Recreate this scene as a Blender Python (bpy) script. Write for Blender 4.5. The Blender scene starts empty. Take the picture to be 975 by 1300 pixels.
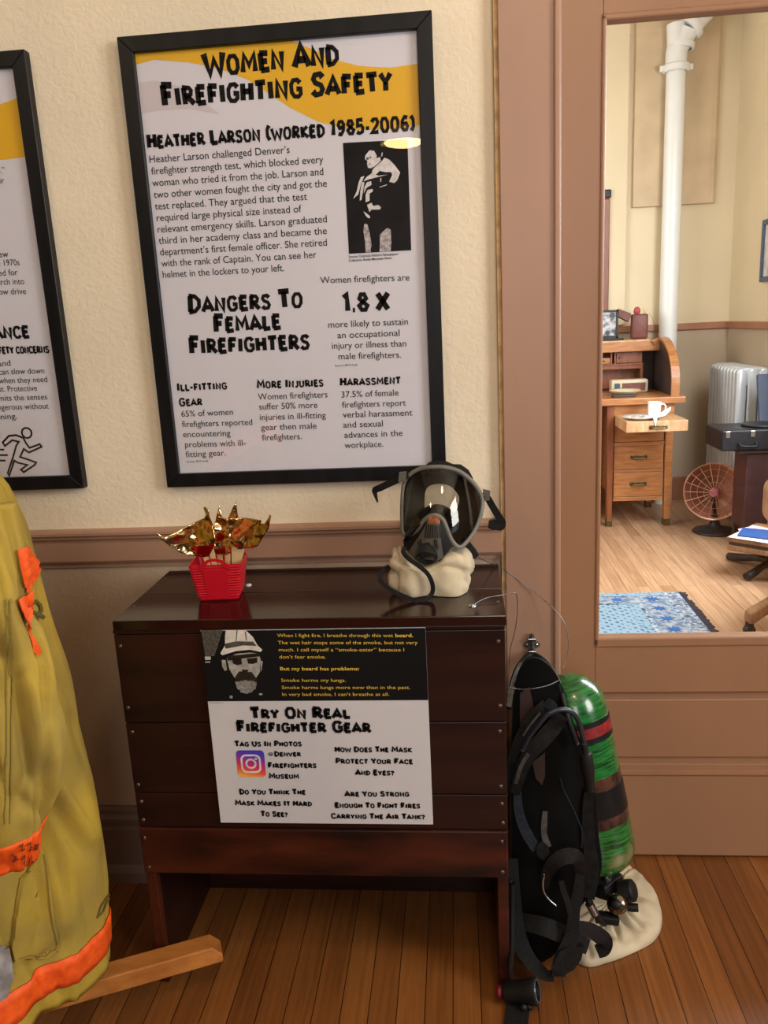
import bpy, bmesh, math, random
from mathutils import Vector, Matrix, noise
random.seed(7)
S = bpy.context.scene
COL = S.collection
PI = math.pi

# ------------------------------------------------------------------ camera
CAM = Vector((0.0, -1.755, 1.36)); FPX = 1024.6
YAW, PITCH, ROLL = .0966216, .2310774, -.0499163
_r = Vector((math.cos(YAW), math.sin(YAW), 0)); _f = Vector((-math.sin(YAW), math.cos(YAW), 0)); _u = Vector((0, 0, 1))
_f, _u = _f*math.cos(PITCH) - _u*math.sin(PITCH), _u*math.cos(PITCH) + _f*math.sin(PITCH)
_r, _u = _r*math.cos(ROLL) + _u*math.sin(ROLL), _u*math.cos(ROLL) - _r*math.sin(ROLL)
cd = bpy.data.cameras.new('camera'); cam = bpy.data.objects.new('camera', cd); COL.objects.link(cam)
cd.sensor_fit = 'VERTICAL'; cd.sensor_height = 24; cd.lens = FPX/1300*24; cd.clip_start = .05
cam.matrix_world = Matrix(((_r.x, _u.x, -_f.x, CAM.x), (_r.y, _u.y, -_f.y, CAM.y), (_r.z, _u.z, -_f.z, CAM.z), (0, 0, 0, 1)))
S.camera = cam

def ray(px, py): return _f + (px-487.5)/FPX*_r - (py-650)/FPX*_u
def U(px, py, Y):                     # photo point on the plane y = Y
    d = ray(px, py); return CAM + d*((Y-CAM.y)/d.y)
def UZ(px, py, Z):
    d = ray(px, py); return CAM + d*((Z-CAM.z)/d.z)
def UX(px, py, X):
    d = ray(px, py); return CAM + d*((X-CAM.x)/d.x)

# ------------------------------------------------------------------ world, lights, exposure
S.view_settings.view_transform = 'Standard'; S.view_settings.look = 'None'
S.view_settings.gamma = 1; S.view_settings.use_curve_mapping = False
S.view_settings.exposure = 0.10
W = bpy.data.worlds.new('world'); S.world = W; W.use_nodes = True
W.node_tree.nodes['Background'].inputs[0].default_value = (.75, .87, 1, 1)
W.node_tree.nodes['Background'].inputs[1].default_value = 1.0
def area(name, loc, aim, sx, sy, power, col):
    l = bpy.data.lights.new(name, 'AREA'); l.shape = 'RECTANGLE'; l.size = sx; l.size_y = sy
    l.energy = power; l.color = col
    o = bpy.data.objects.new(name, l); COL.objects.link(o); o.location = loc
    o.rotation_euler = (Vector(aim)-Vector(loc)).to_track_quat('-Z', 'Y').to_euler()
    return o
area('daylight_side_window', (2.95, -1.9, 2.1), (0, -.9, 1.2), 1.3, 1.5, 80, (1, .95, .88))
area('rear_fill_light', (.5, -4.2, 2.1), (-.2, 0, 1.6), .95, 1.4, 26, (1, .95, .88))  # weak fill added from behind the viewer
area('daylight_office_window', (2.2, 1.7, 1.75), (.9, 2.6, .5), 1.6, 1.8, 200, (.93, .97, 1))
area('office_left_fill', (-1.4, 2.3, 1.9), (1.4, 3.2, 1.0), 1.2, 1.6, 60, (.95, .97, 1))  # fill added inside the office; the left wall has no window

# ------------------------------------------------------------------ materials
def M(name, col, rough=.5, metal=0.0, var=.08, scale=6, bump=0.0, bscale=60, stretch=(1, 1, 1), coat=0.0, spec=.5, alt=None, detail=4, lo=.35, hi=.65, sheen=0, bdist=.002):
    m = bpy.data.materials.new(name); m.use_nodes = True
    nt = m.node_tree; b = nt.nodes['Principled BSDF']
    b.inputs['Roughness'].default_value = rough; b.inputs['Metallic'].default_value = metal
    b.inputs['Coat Weight'].default_value = coat; b.inputs['Coat Roughness'].default_value = .08
    b.inputs['Specular IOR Level'].default_value = spec
    if sheen: b.inputs['Sheen Weight'].default_value = sheen
    tc = nt.nodes.new('ShaderNodeTexCoord'); mp = nt.nodes.new('ShaderNodeMapping')
    mp.inputs['Scale'].default_value = stretch; nt.links.new(tc.outputs['Object'], mp.inputs[0])
    n = nt.nodes.new('ShaderNodeTexNoise'); n.inputs['Scale'].default_value = scale; n.inputs['Detail'].default_value = detail
    nt.links.new(mp.outputs[0], n.inputs['Vector'])
    cr = nt.nodes.new('ShaderNodeValToRGB')
    c2 = alt if alt else tuple(max(0, c*(1-2*var)) for c in col)
    cr.color_ramp.elements[0].position = lo; cr.color_ramp.elements[1].position = hi
    cr.color_ramp.elements[0].color = (*c2, 1); cr.color_ramp.elements[1].color = (*col, 1)
    nt.links.new(n.outputs[0], cr.inputs[0]); nt.links.new(cr.outputs[0], b.inputs['Base Color'])
    if bump:
        n2 = nt.nodes.new('ShaderNodeTexNoise'); n2.inputs['Scale'].default_value = bscale; n2.inputs['Detail'].default_value = 6
        nt.links.new(mp.outputs[0], n2.inputs['Vector'])
        bp = nt.nodes.new('ShaderNodeBump'); bp.inputs['Strength'].default_value = bump; bp.inputs['Distance'].default_value = bdist
        nt.links.new(n2.outputs[0], bp.inputs['Height']); nt.links.new(bp.outputs[0], b.inputs['Normal'])
    return m
def srgb(r, g, b):
    f = lambda c: ((c/255+.055)/1.055)**2.4 if c/255 > .04045 else c/255/12.92
    return (f(r), f(g), f(b))

def glassy(name, tint=(1, 1, 1), refl=.04, edge=.6, rough=.0):
    m = bpy.data.materials.new(name); m.use_nodes = True; nt = m.node_tree; nt.nodes.clear()
    o = nt.nodes.new('ShaderNodeOutputMaterial'); t = nt.nodes.new('ShaderNodeBsdfTransparent'); g = nt.nodes.new('ShaderNodeBsdfGlossy')
    t.inputs[0].default_value = (*tint, 1); g.inputs['Roughness'].default_value = rough
    lw = nt.nodes.new('ShaderNodeLayerWeight'); lw.inputs[0].default_value = .5
    mr = nt.nodes.new('ShaderNodeMath'); mr.operation = 'POWER'; mr.inputs[1].default_value = 4
    nt.links.new(lw.outputs['Facing'], mr.inputs[0])
    mm = nt.nodes.new('ShaderNodeMath'); mm.operation = 'MULTIPLY_ADD'; mm.inputs[1].default_value = edge; mm.inputs[2].default_value = refl
    nt.links.new(mr.outputs[0], mm.inputs[0])
    mx = nt.nodes.new('ShaderNodeMixShader'); nt.links.new(mm.outputs[0], mx.inputs[0])
    nt.links.new(t.outputs[0], mx.inputs[1]); nt.links.new(g.outputs[0], mx.inputs[2]); nt.links.new(mx.outputs[0], o.inputs[0])
    return m
def emit(name, col, k):
    m = bpy.data.materials.new(name); m.use_nodes = True; nt = m.node_tree; nt.nodes.clear()
    o = nt.nodes.new('ShaderNodeOutputMaterial'); e = nt.nodes.new('ShaderNodeEmission')
    e.inputs[0].default_value = (*col, 1); e.inputs[1].default_value = k; nt.links.new(e.outputs[0], o.inputs[0]); return m

def plaster(name, col, strength=.5):
    m = M(name, col, rough=.6, var=.05, scale=3, spec=.35)
    nt = m.node_tree; b = nt.nodes['Principled BSDF']; tc = nt.nodes['Texture Coordinate']
    n1 = nt.nodes.new('ShaderNodeTexNoise'); n1.inputs['Scale'].default_value = 62; n1.inputs['Detail'].default_value = 5; n1.inputs['Roughness'].default_value = .6
    n1.inputs['Distortion'].default_value = .8
    n2 = nt.nodes.new('ShaderNodeTexVoronoi'); n2.feature = 'SMOOTH_F1'; n2.inputs['Scale'].default_value = 110
    mx = nt.nodes.new('ShaderNodeMath'); mx.operation = 'MULTIPLY_ADD'; mx.inputs[1].default_value = .25
    nt.links.new(tc.outputs['Object'], n1.inputs['Vector']); nt.links.new(tc.outputs['Object'], n2.inputs['Vector'])
    nt.links.new(n2.outputs['Distance'], mx.inputs[0]); nt.links.new(n1.outputs[0], mx.inputs[2])
    bp = nt.nodes.new('ShaderNodeBump'); bp.inputs['Strength'].default_value = strength; bp.inputs['Distance'].default_value = .0035
    nt.links.new(mx.outputs[0], bp.inputs['Height']); nt.links.new(bp.outputs[0], b.inputs['Normal'])
    return m

def planks(name, c1, c2, gap, rough=.3, row=.057, length=2.6, grain=.35):
    m = bpy.data.materials.new(name); m.use_nodes = True; nt = m.node_tree; b = nt.nodes['Principled BSDF']; L = nt.links.new
    tc = nt.nodes.new('ShaderNodeTexCoord'); mp = nt.nodes.new('ShaderNodeMapping'); mp.inputs['Rotation'].default_value = (0, 0, PI/2)
    L(tc.outputs['Object'], mp.inputs[0])
    br = nt.nodes.new('ShaderNodeTexBrick'); br.inputs['Scale'].default_value = 1; br.inputs['Brick Width'].default_value = length
    br.inputs['Row Height'].default_value = row; br.inputs['Mortar Size'].default_value = .0011; br.inputs['Mortar Smooth'].default_value = .3
    br.offset = .37; br.squash = 1
    br.inputs['Color1'].default_value = (*c1, 1); br.inputs['Color2'].default_value = (*c2, 1); br.inputs['Mortar'].default_value = (*gap, 1)
    L(mp.outputs[0], br.inputs['Vector'])
    mp2 = nt.nodes.new('ShaderNodeMapping'); mp2.inputs['Scale'].default_value = (60, 2.2, 1); L(tc.outputs['Object'], mp2.inputs[0])
    n = nt.nodes.new('ShaderNodeTexNoise'); n.inputs['Scale'].default_value = 1.6; n.inputs['Detail'].default_value = 6; n.inputs['Distortion'].default_value = .6
    L(mp2.outputs[0], n.inputs['Vector'])
    cr = nt.nodes.new('ShaderNodeValToRGB'); cr.color_ramp.elements[0].position = .3; cr.color_ramp.elements[1].position = .7
    k = 1-grain; cr.color_ramp.elements[0].color = (k, k*.95, k*.88, 1); cr.color_ramp.elements[1].color = (1, 1, 1, 1); L(n.outputs[0], cr.inputs[0])
    mx = nt.nodes.new('ShaderNodeMix'); mx.data_type = 'RGBA'; mx.blend_type = 'MULTIPLY'; mx.inputs[0].default_value = 1
    L(br.outputs['Color'], mx.inputs[6]); L(cr.outputs[0], mx.inputs[7]); L(mx.outputs[2], b.inputs['Base Color'])
    b.inputs['Roughness'].default_value = rough
    bp = nt.nodes.new('ShaderNodeBump'); bp.inputs['Strength'].default_value = .4; bp.inputs['Distance'].default_value = .001; bp.invert = True
    L(br.outputs['Fac'], bp.inputs['Height']); L(bp.outputs[0], b.inputs['Normal'])
    return m

m_wall = plaster('cream_plaster', srgb(240, 227, 203), .5)
m_wall2 = plaster('tan_plaster', srgb(184, 162, 140), .45)
m_unseen_wall = M('darkened_unseen_wall', srgb(64, 49, 40), rough=.6, var=.1, scale=3)  # unseen walls coloured dark to cut bounce and darken foil reflections
m_paint = M('brown_trim_paint', srgb(172, 134, 112), rough=.42, var=.05, scale=5, bump=.12, bscale=30, stretch=(1, 1, .3))
m_paintd = M('brown_door_paint', srgb(158, 117, 88), rough=.4, var=.05, scale=5, bump=.12, bscale=30, stretch=(1, 1, .3))
m_base = M('taupe_baseboard_paint', srgb(128, 106, 95), rough=.45, var=.05, scale=5, bump=.1)
m_caulk = M('raw_wood_edge', srgb(196, 158, 108), rough=.7, var=.2, scale=40)
m_floor = planks('oak_strip_floor', srgb(152, 96, 48), srgb(120, 72, 35), srgb(30, 17, 10), .3)
m_floor2 = planks('office_oak_floor', srgb(196, 158, 124), srgb(170, 130, 98), srgb(90, 58, 38), .35)
m_ceil = M('ceiling_white', srgb(230, 222, 208), rough=.8)
m_owall = M('office_cream_wall', srgb(222, 205, 172), rough=.6, var=.04, scale=2)
m_olow = M('office_tan_wall', srgb(188, 168, 142), rough=.6, var=.05, scale=2)
m_orail = M('office_rail_wood', srgb(168, 112, 84), rough=.4)
m_black = M('black_frame_wood', (.008, .008, .010), spec=.25, rough=.42, var=.3, scale=30, stretch=(1, 1, .1), bump=.15, bscale=50)
m_sheet = M('white_poster_paper', srgb(222, 221, 233), rough=.5, var=.01)
m_ink = M('black_ink', (.006, .006, .007), spec=.15, rough=.6, var=.1)
m_inkbody = M('dark_grey_ink', (.02, .02, .023), spec=.15, rough=.6, var=.1)
m_yel = M('yellow_ink', srgb(236, 184, 32), rough=.5, var=.03)
m_pale = M('pale_grey_ink', srgb(212, 204, 212), rough=.5, var=.02)
m_photo = M('photo_black', (.012, .011, .013), spec=.15, rough=.5, var=.3, scale=14)
m_photog = M('photo_dark_grey', (.07, .065, .065), rough=.4, var=.35, scale=60)
m_white = M('print_white', srgb(232, 228, 230), rough=.5, var=.12, scale=90)
m_pane = glassy('poster_glazing', refl=.035, edge=.5)
m_door_glass = glassy('door_glazing', tint=(.98, .99, .985), refl=.035, edge=.5)

# ------------------------------------------------------------------ mesh helpers
def wloc(o):
    v = Vector((0, 0, 0))
    while o is not None: v += o.location; o = o.parent
    return v
def obj(name, bm, mat, parent=None, smooth=False, label=None, autosmooth=None):
    me = bpy.data.meshes.new(name); bm.normal_update()
    if parent is not None: off = wloc(parent)
    else:
        xs = [v.co for v in bm.verts]
        off = Vector(((min(v.x for v in xs)+max(v.x for v in xs))/2, (min(v.y for v in xs)+max(v.y for v in xs))/2, min(v.z for v in xs)))
    bmesh.ops.translate(bm, vec=-off, verts=bm.verts)
    bm.to_mesh(me); bm.free()
    for m in (mat if isinstance(mat, (list, tuple)) else [mat]): me.materials.append(m)
    if smooth:
        for p in me.polygons: p.use_smooth = True
        if autosmooth: me.set_sharp_from_angle(angle=math.radians(autosmooth))
    o = bpy.data.objects.new(name, me); COL.objects.link(o)
    if parent is not None: o.parent = parent
    else: o.location = off
    if label: o['label'] = label
    return o
def thing(name, label, cat, loc, group=None):
    o = bpy.data.objects.new(name, None); COL.objects.link(o); o.location = loc; o.empty_display_size = .05
    o['label'] = label; o['category'] = cat
    if group: o['group'] = group
    return o
def tag(o, label, cat, group=None):
    o['label'] = label; o['category'] = cat
    if group: o['group'] = group
    return o
def struct(name, bm, mat, parent=None, **k):
    o = obj(name, bm, mat, parent, **k)
    if parent is None: o['kind'] = 'structure'
    return o
def nb(): return bmesh.new()
def box(bm, x0, x1, y0, y1, z0, z1, bev=0, seg=2):
    t = nb(); bmesh.ops.create_cube(t, size=1)
    for v in t.verts: v.co = Vector(((x0+x1)/2+v.co.x*(x1-x0), (y0+y1)/2+v.co.y*(y1-y0), (z0+z1)/2+v.co.z*(z1-z0)))
    if bev: bmesh.ops.bevel(t, geom=t.edges[:], offset=bev, segments=seg, affect='EDGES', profile=.5)
    join(bm, t); return bm
def join(bm, t, mtx=None):
    if mtx is not None: bmesh.ops.transform(t, matrix=mtx, verts=t.verts)
    me = bpy.data.meshes.new('tmp'); t.to_mesh(me); t.free(); bm.from_mesh(me); bpy.data.meshes.remove(me)
def frame_of(d):
    d = d.normalized(); a = Vector((0, 0, 1)) if abs(d.z) < .9 else Vector((1, 0, 0))
    x = d.cross(a).normalized(); return x, x.cross(d).normalized()
def tube(bm, pts, r, n=10, closed=False, cap=True):
    pts = [Vector(p) for p in pts]; N = len(pts); rings = []
    x = None
    for i, p in enumerate(pts):
        if closed: d = pts[(i+1) % N]-pts[i-1]
        else: d = pts[min(i+1, N-1)]-pts[max(i-1, 0)]
        d.normalize()
        if x is None: x, y = frame_of(d)
        else:
            x = (x-d*x.dot(d)).normalized(); y = x.cross(d)
        rr = r[i] if isinstance(r, (list, tuple)) else r
        rings.append([bm.verts.new(p+rr*(math.cos(2*PI*k/n)*x+math.sin(2*PI*k/n)*y)) for k in range(n)])
    for i in range(N if closed else N-1):
        a, b = rings[i], rings[(i+1) % N]
        for k in range(n): bm.faces.new((a[k], a[(k+1) % n], b[(k+1) % n], b[k]))
    if cap and not closed:
        bm.faces.new(rings[0]); bm.faces.new(rings[-1][::-1])
    return bm
def smooth_path(pts, k=6, closed=False):
    pts = [Vector(p) for p in pts]; out = []; N = len(pts)
    for i in range(N if closed else N-1):
        g = (lambda j: pts[j % N]) if closed else (lambda j: pts[max(0, min(N-1, j))])
        p0, p1, p2, p3 = g(i-1), g(i), g(i+1), g(i+2)
        for s in range(k):
            t = s/k
            out.append(.5*((2*p1)+(p2-p0)*t+(2*p0-5*p1+4*p2-p3)*t*t+(3*p1-p0-3*p2+p3)*t**3))
    if not closed: out.append(pts[-1])
    return out
def ribbon(bm, pts, w, t=.003, side=None, k=6):
    """flat strap: width direction from `side` (one vector or one per point), thickness t"""
    pts = [Vector(p) for p in pts]; n = len(pts)
    sides = None
    if side is not None:
        sides = [Vector(s) for s in side] if isinstance(side, list) else [Vector(side)]*n
        if k > 1 and len(sides) > 1: sides = smooth_path(sides, k)
    ws = w if isinstance(w, list) else [w]*n
    wsm = [v.x for v in smooth_path([(a, 0, 0) for a in ws], k)] if k > 1 else ws
    P = smooth_path(pts, k) if k > 1 else pts
    rows = []
    for i, p in enumerate(P):
        d = (P[min(i+1, len(P)-1)]-P[max(i-1, 0)]).normalized()
        if sides is None:
            s = d.cross((CAM-p).normalized()).normalized()
        else: s = (sides[i]-d*sides[i].dot(d)).normalized()
        nn = s.cross(d).normalized()
        h = wsm[i]/2
        rows.append([bm.verts.new(p+s*h+nn*t/2), bm.verts.new(p-s*h+nn*t/2), bm.verts.new(p-s*h-nn*t/2), bm.verts.new(p+s*h-nn*t/2)])
    for a, b in zip(rows, rows[1:]):
        for j in range(4): bm.faces.new((a[j], a[(j+1) % 4], b[(j+1) % 4], b[j]))
    bm.faces.new(rows[0][::-1]); bm.faces.new(rows[-1])
    bmesh.ops.recalc_face_normals(bm, faces=bm.faces)
    return bm
def lathe(bm, prof, n=32, mtx=None):
    t = nb(); rings = []
    for r, z in prof:
        if r < 1e-6: rings.append([t.verts.new((0, 0, z))])
        else: rings.append([t.verts.new((r*math.cos(2*PI*k/n), r*math.sin(2*PI*k/n), z)) for k in range(n)])
    for a, b in zip(rings, rings[1:]):
        for k in range(n):
            k2 = (k+1) % n
            if len(a) == 1 and len(b) == 1: continue
            if len(a) == 1: t.faces.new((a[0], b[k2], b[k]))
            elif len(b) == 1: t.faces.new((a[k], a[k2], b[0]))
            else: t.faces.new((a[k], a[k2], b[k2], b[k]))
    bmesh.ops.recalc_face_normals(t, faces=t.faces)
    join(bm, t, mtx); return bm
def axis_mtx(p, d):
    d = Vector(d).normalized(); return Matrix.Translation(Vector(p)) @ d.to_track_quat('Z', 'Y').to_matrix().to_4x4()
def prism(bm, poly, axis, a0, a1):
    """poly: 2D outline, extruded along axis 'x','y','z' from a0 to a1"""
    def mk(u, v, a):
        return {'x': (a, u, v), 'y': (u, a, v), 'z': (u, v, a)}[axis]
    A = [bm.verts.new(mk(u, v, a0)) for u, v in poly]; B = [bm.verts.new(mk(u, v, a1)) for u, v in poly]
    f = [bm.faces.new(A), bm.faces.new(B[::-1])]
    for i in range(len(poly)):
        j = (i+1) % len(poly); f.append(bm.faces.new((A[i], B[i], B[j], A[j])))
    bmesh.ops.recalc_face_normals(bm, faces=f); return bm
def bevel_all(bm, off, seg=2, ang=.5):
    e = [x for x in bm.edges if len(x.link_faces) == 2 and x.calc_face_angle(0) > ang]
    bmesh.ops.bevel(bm, geom=e, offset=off, segments=seg, affect='EDGES', profile=.5); return bm

# ------------------------------------------------------------------ printing helpers (flat ink on sheets)
def flat(name, polys, mat, parent, y):
    bm = nb()
    for p in polys:
        vs = [bm.verts.new((q[0], y, q[1])) for q in p]
        try: bm.faces.new(vs)
        except ValueError: pass
    bm.normal_update()
    bmesh.ops.triangulate(bm, faces=[f for f in bm.faces if len(f.verts) > 4])
    bm.normal_update()
    for f in bm.faces:
        if f.normal.y > 0: f.normal_flip()
    return obj(name, bm, mat, parent)
_cache = {}
def font_geo(s, bold=0.0):
    if (s, bold) in _cache: return _cache[(s, bold)]
    cu = bpy.data.curves.new('t', 'FONT'); cu.body = s; cu.resolution_u = 3; cu.offset = bold
    o = bpy.data.objects.new('t', cu); COL.objects.link(o)
    dg = bpy.context.evaluated_depsgraph_get(); me = bpy.data.meshes.new_from_object(o.evaluated_get(dg))
    v = [(p.co.x, p.co.y) for p in me.vertices]; f = [tuple(p.vertices) for p in me.polygons]
    bpy.data.objects.remove(o); bpy.data.curves.remove(cu); bpy.data.meshes.remove(me)
    x0 = min(a for a, _ in v); x1 = max(a for a, _ in v)
    _cache[(s, bold)] = (v, f, x0, x1); return _cache[(s, bold)]
def body_lines(lines, h, bold=0.0):
    """lines: (string, (X0,Z0), (X1,Z1)); h: em height in metres -> list of polygons"""
    out = []
    for s, A, B in lines:
        v, f, x0, x1 = font_geo(s, bold)
        k = (B[0]-A[0])/(x1-x0)
        P = [(A[0]+(x-x0)*k, A[1]+(B[1]-A[1])*(x-x0)/(x1-x0)+y*h) for x, y in v]
        out += [[P[i] for i in ff] for ff in f]
    return out
G = {
'A': (.66, [[(0, 0), (.33, 1), (.66, 0)], [(.15, .32), (.51, .32)]]),
'B': (.58, [[(.1, 0), (.1, 1)], [(.1, 1), (.42, .95), (.46, .75), (.36, .55), (.1, .52)], [(.3, .54), (.52, .42), (.52, .14), (.36, 0), (.1, 0)]]),
'C': (.58, [[(.55, .8), (.42, 1), (.2, .98), (.07, .72), (.07, .28), (.2, .02), (.42, 0), (.55, .2)]]),
'D': (.62, [[(.1, 0), (.1, 1)], [(.02, 1), (.34, .97), (.56, .7), (.56, .3), (.34, .03), (.02, 0)]]),
'E': (.52, [[(.1, 0), (.1, 1)], [(.05, 1), (.5, .97)], [(.1, .52), (.44, .52)], [(.05, 0), (.52, .04)]]),
'F': (.5, [[(.1, 0), (.1, 1)], [(.02, 1), (.5, .96)], [(.1, .52), (.42, .5)]]),
'G': (.62, [[(.56, .8), (.42, 1), (.2, .98), (.07, .72), (.07, .28), (.2, .02), (.42, 0), (.56, .16), (.56, .45), (.34, .45)]]),
'H': (.62, [[(.09, 0), (.09, 1)], [(.54, 0), (.54, 1)], [(.09, .52), (.54, .52)]]),
'I': (.24, [[(.12, 0), (.12, 1)]]),
'J': (.44, [[(.36, 1), (.36, .2), (.24, 0), (.06, .1)]]),
'K': (.6, [[(.1, 0), (.1, 1)], [(.56, 1), (.14, .5), (.6, 0)]]),
'L': (.48, [[(.1, 1), (.1, 0)], [(.04, 0), (.5, .04)]]),
'M': (.8, [[(.06, 0), (.12, 1), (.4, .35), (.68, 1), (.74, 0)]]),
'N': (.64, [[(.09, 0), (.09, 1), (.55, 0), (.55, 1)]]),
'O': (.64, [[(.2, .02), (.07, .28), (.07, .72), (.2, .98), (.44, .98), (.57, .72), (.57, .28), (.44, .02), (.2, .02)]]),
'P': (.54, [[(.1, 0), (.1, 1)], [(.02, 1), (.4, .97), (.5, .8), (.47, .55), (.34, .44), (.1, .42)]]),
'Q': (.64, [[(.2, .02), (.07, .28), (.07, .72), (.2, .98), (.44, .98), (.57, .72), (.57, .28), (.44, .02), (.2, .02)], [(.36, .3), (.62, -.08)]]),
'R': (.6, [[(.1, 0), (.1, 1)], [(.02, 1), (.4, .97), (.5, .8), (.46, .58), (.1, .46)], [(.26, .46), (.6, 0)]]),
'S': (.54, [[(.48, .82), (.36, 1), (.14, .96), (.07, .76), (.16, .58), (.4, .46), (.48, .26), (.4, .04), (.18, 0), (.04, .18)]]),
'T': (.56, [[(.28, 0), (.28, 1)], [(0, .97), (.56, 1)]]),
'U': (.62, [[(.08, 1), (.08, .25), (.2, .02), (.42, .02), (.54, .25), (.54, 1)]]),
'V': (.62, [[(.02, 1), (.31, 0), (.6, 1)]]),
'W': (.9, [[(.02, 1), (.22, 0), (.45, .7), (.68, 0), (.88, 1)]]),
'X': (.6, [[(.02, 1), (.58, 0)], [(.58, 1), (.02, 0)]]),
'Y': (.58, [[(.02, 1), (.29, .5), (.56, 1)], [(.29, .5), (.29, 0)]]),
'Z': (.54, [[(.03, 1), (.5, 1), (.04, 0), (.52, 0)]]),
'0': (.6, [[(.2, .02), (.08, .28), (.08, .72), (.2, .98), (.4, .98), (.52, .72), (.52, .28), (.4, .02), (.2, .02)]]),
'1': (.34, [[(.02, .82), (.2, 1), (.2, 0)]]),
'2': (.54, [[(.05, .76), (.16, .98), (.38, .98), (.48, .76), (.4, .5), (.06, 0), (.52, .03)]]),
'5': (.54, [[(.48, 1), (.12, 1), (.1, .55), (.36, .6), (.48, .4), (.44, .1), (.24, 0), (.04, .12)]]),
'6': (.56, [[(.46, .92), (.26, 1), (.1, .7), (.08, .25), (.22, .02), (.4, .04), (.48, .28), (.38, .52), (.12, .44)]]),
'8': (.56, [[(.28, .52), (.1, .72), (.2, .98), (.38, .98), (.46, .72), (.28, .52), (.06, .28), (.18, .02), (.38, .02), (.5, .28), (.28, .52)]]),
'9': (.56, [[(.1, .08), (.3, 0), (.46, .3), (.48, .75), (.34, .98), (.16, .96), (.08, .72), (.18, .48), (.44, .56)]]),
'(': (.3, [[(.26, 1.05), (.1, .75), (.1, .25), (.26, -.05)]]),
')': (.3, [[(.04, 1.05), (.2, .75), (.2, .25), (.04, -.05)]]),
'-': (.34, [[(.02, .45), (.32, .45)]]),
'.': (.2, [[(.03, .06), (.17, .06)]]),
'?': (.5, [[(.04, .8), (.16, 1), (.36, .98), (.44, .76), (.24, .5), (.22, .3)], [(.14, .06), (.3, .06)]]),
'@': (.7, [[(.46, .35), (.34, .25), (.22, .4), (.26, .6), (.42, .62), (.46, .35), (.6, .35), (.64, .6), (.5, .9), (.24, .9), (.07, .6), (.1, .25), (.3, .05), (.55, .1)]]),
}
def stroke(poly, w, flare=1.0):
    n = len(poly); L = []; R = []; P = [Vector(p) for p in poly]
    closed = n > 3 and (P[0]-P[-1]).length < 1e-6
    for i in range(n):
        if closed: a, b = P[i-1] if i > 0 else P[n-2], P[(i+1) % n] if i < n-1 else P[1]
        else: a, b = P[max(i-1, 0)], P[min(i+1, n-1)]
        d1 = (P[i]-a); d2 = (b-P[i])
        d1 = d1.normalized() if d1.length > 1e-9 else d2.normalized(); d2 = d2.normalized() if d2.length > 1e-9 else d1
        t = (d1+d2); t = t.normalized() if t.length > 1e-6 else d1
        nn = Vector((-t.y, t.x)); c = max(.5, nn.dot(Vector((-d1.y, d1.x))))
        hw = w/2/c*(flare if (not closed and i in (0, n-1)) else 1)
        L.append(P[i]+nn*hw); R.append(P[i]-nn*hw)
    return [[tuple(L[i]), tuple(R[i]), tuple(R[i+1]), tuple(L[i+1])] for i in range(n-1)]
def head_line(s, A, B, cap, small=.82, w=.205, gap=.13):
    x = 0; items = []; first = True
    for ch in s:
        if ch == ' ': x += .34; first = True; continue
        k = 1.0 if (first or ch.isdigit() or ch in '()') else small
        wd, pl = G[ch]; items.append((x, k, wd, pl)); x += wd*k+gap; first = False
    tot = x-gap; kx = (B[0]-A[0])/tot; out = []
    rnd = random.Random(s)
    for x0, k, wd, pl in items:
        tilt = rnd.uniform(-.05, .05)
        for p in pl:
            # keep the outline inside the cap height: inset the skeleton by half the stroke
            q = [((x0+u*k+tilt*(v-.5)*k)*kx, (.10+v*.80)*k*cap) for u, v in p]
            for quad in stroke(q, min(w*cap, .25*kx)*k, 1.35):
                out.append([(A[0]+a, A[1]+(B[1]-A[1])*a/(B[0]-A[0])+b) for a, b in quad])
    return out
def circ(cx, cz, r, n=20, rz=None): return [(cx+r*math.cos(2*PI*i/n), cz+(rz or r)*math.sin(2*PI*i/n)) for i in range(n)]
def ringpoly(outer, inner):
    n = len(outer); return [[outer[i], outer[(i+1) % n], inner[(i+1) % n], inner[i]] for i in range(n)]
def rrect(x0, x1, z0, z1, r, n=6):
    out = []
    for cx, cz, a in ((x1-r, z1-r, 0), (x0+r, z1-r, PI/2), (x0+r, z0+r, PI), (x1-r, z0+r, 3*PI/2)):
        out += [(cx+r*math.cos(a+PI/2*i/n), cz+r*math.sin(a+PI/2*i/n)) for i in range(n+1)]
    return out

# ================================================================== SETTING
DY = .09          # door face
CX0, CX1 = .097, .217   # door casing left / right
RX = 1.88         # office right wall
BY = 4.15         # office back wall
# floors (boards run towards the wall)
b = nb(); box(b, -2.4, 3.0, -4.4, .17, -.05, 0); struct('floor', b, m_floor)
b = nb(); box(b, -1.6, 2.1, .17, BY+.1, -.05, 0); struct('floor_office', b, m_floor2)
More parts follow.
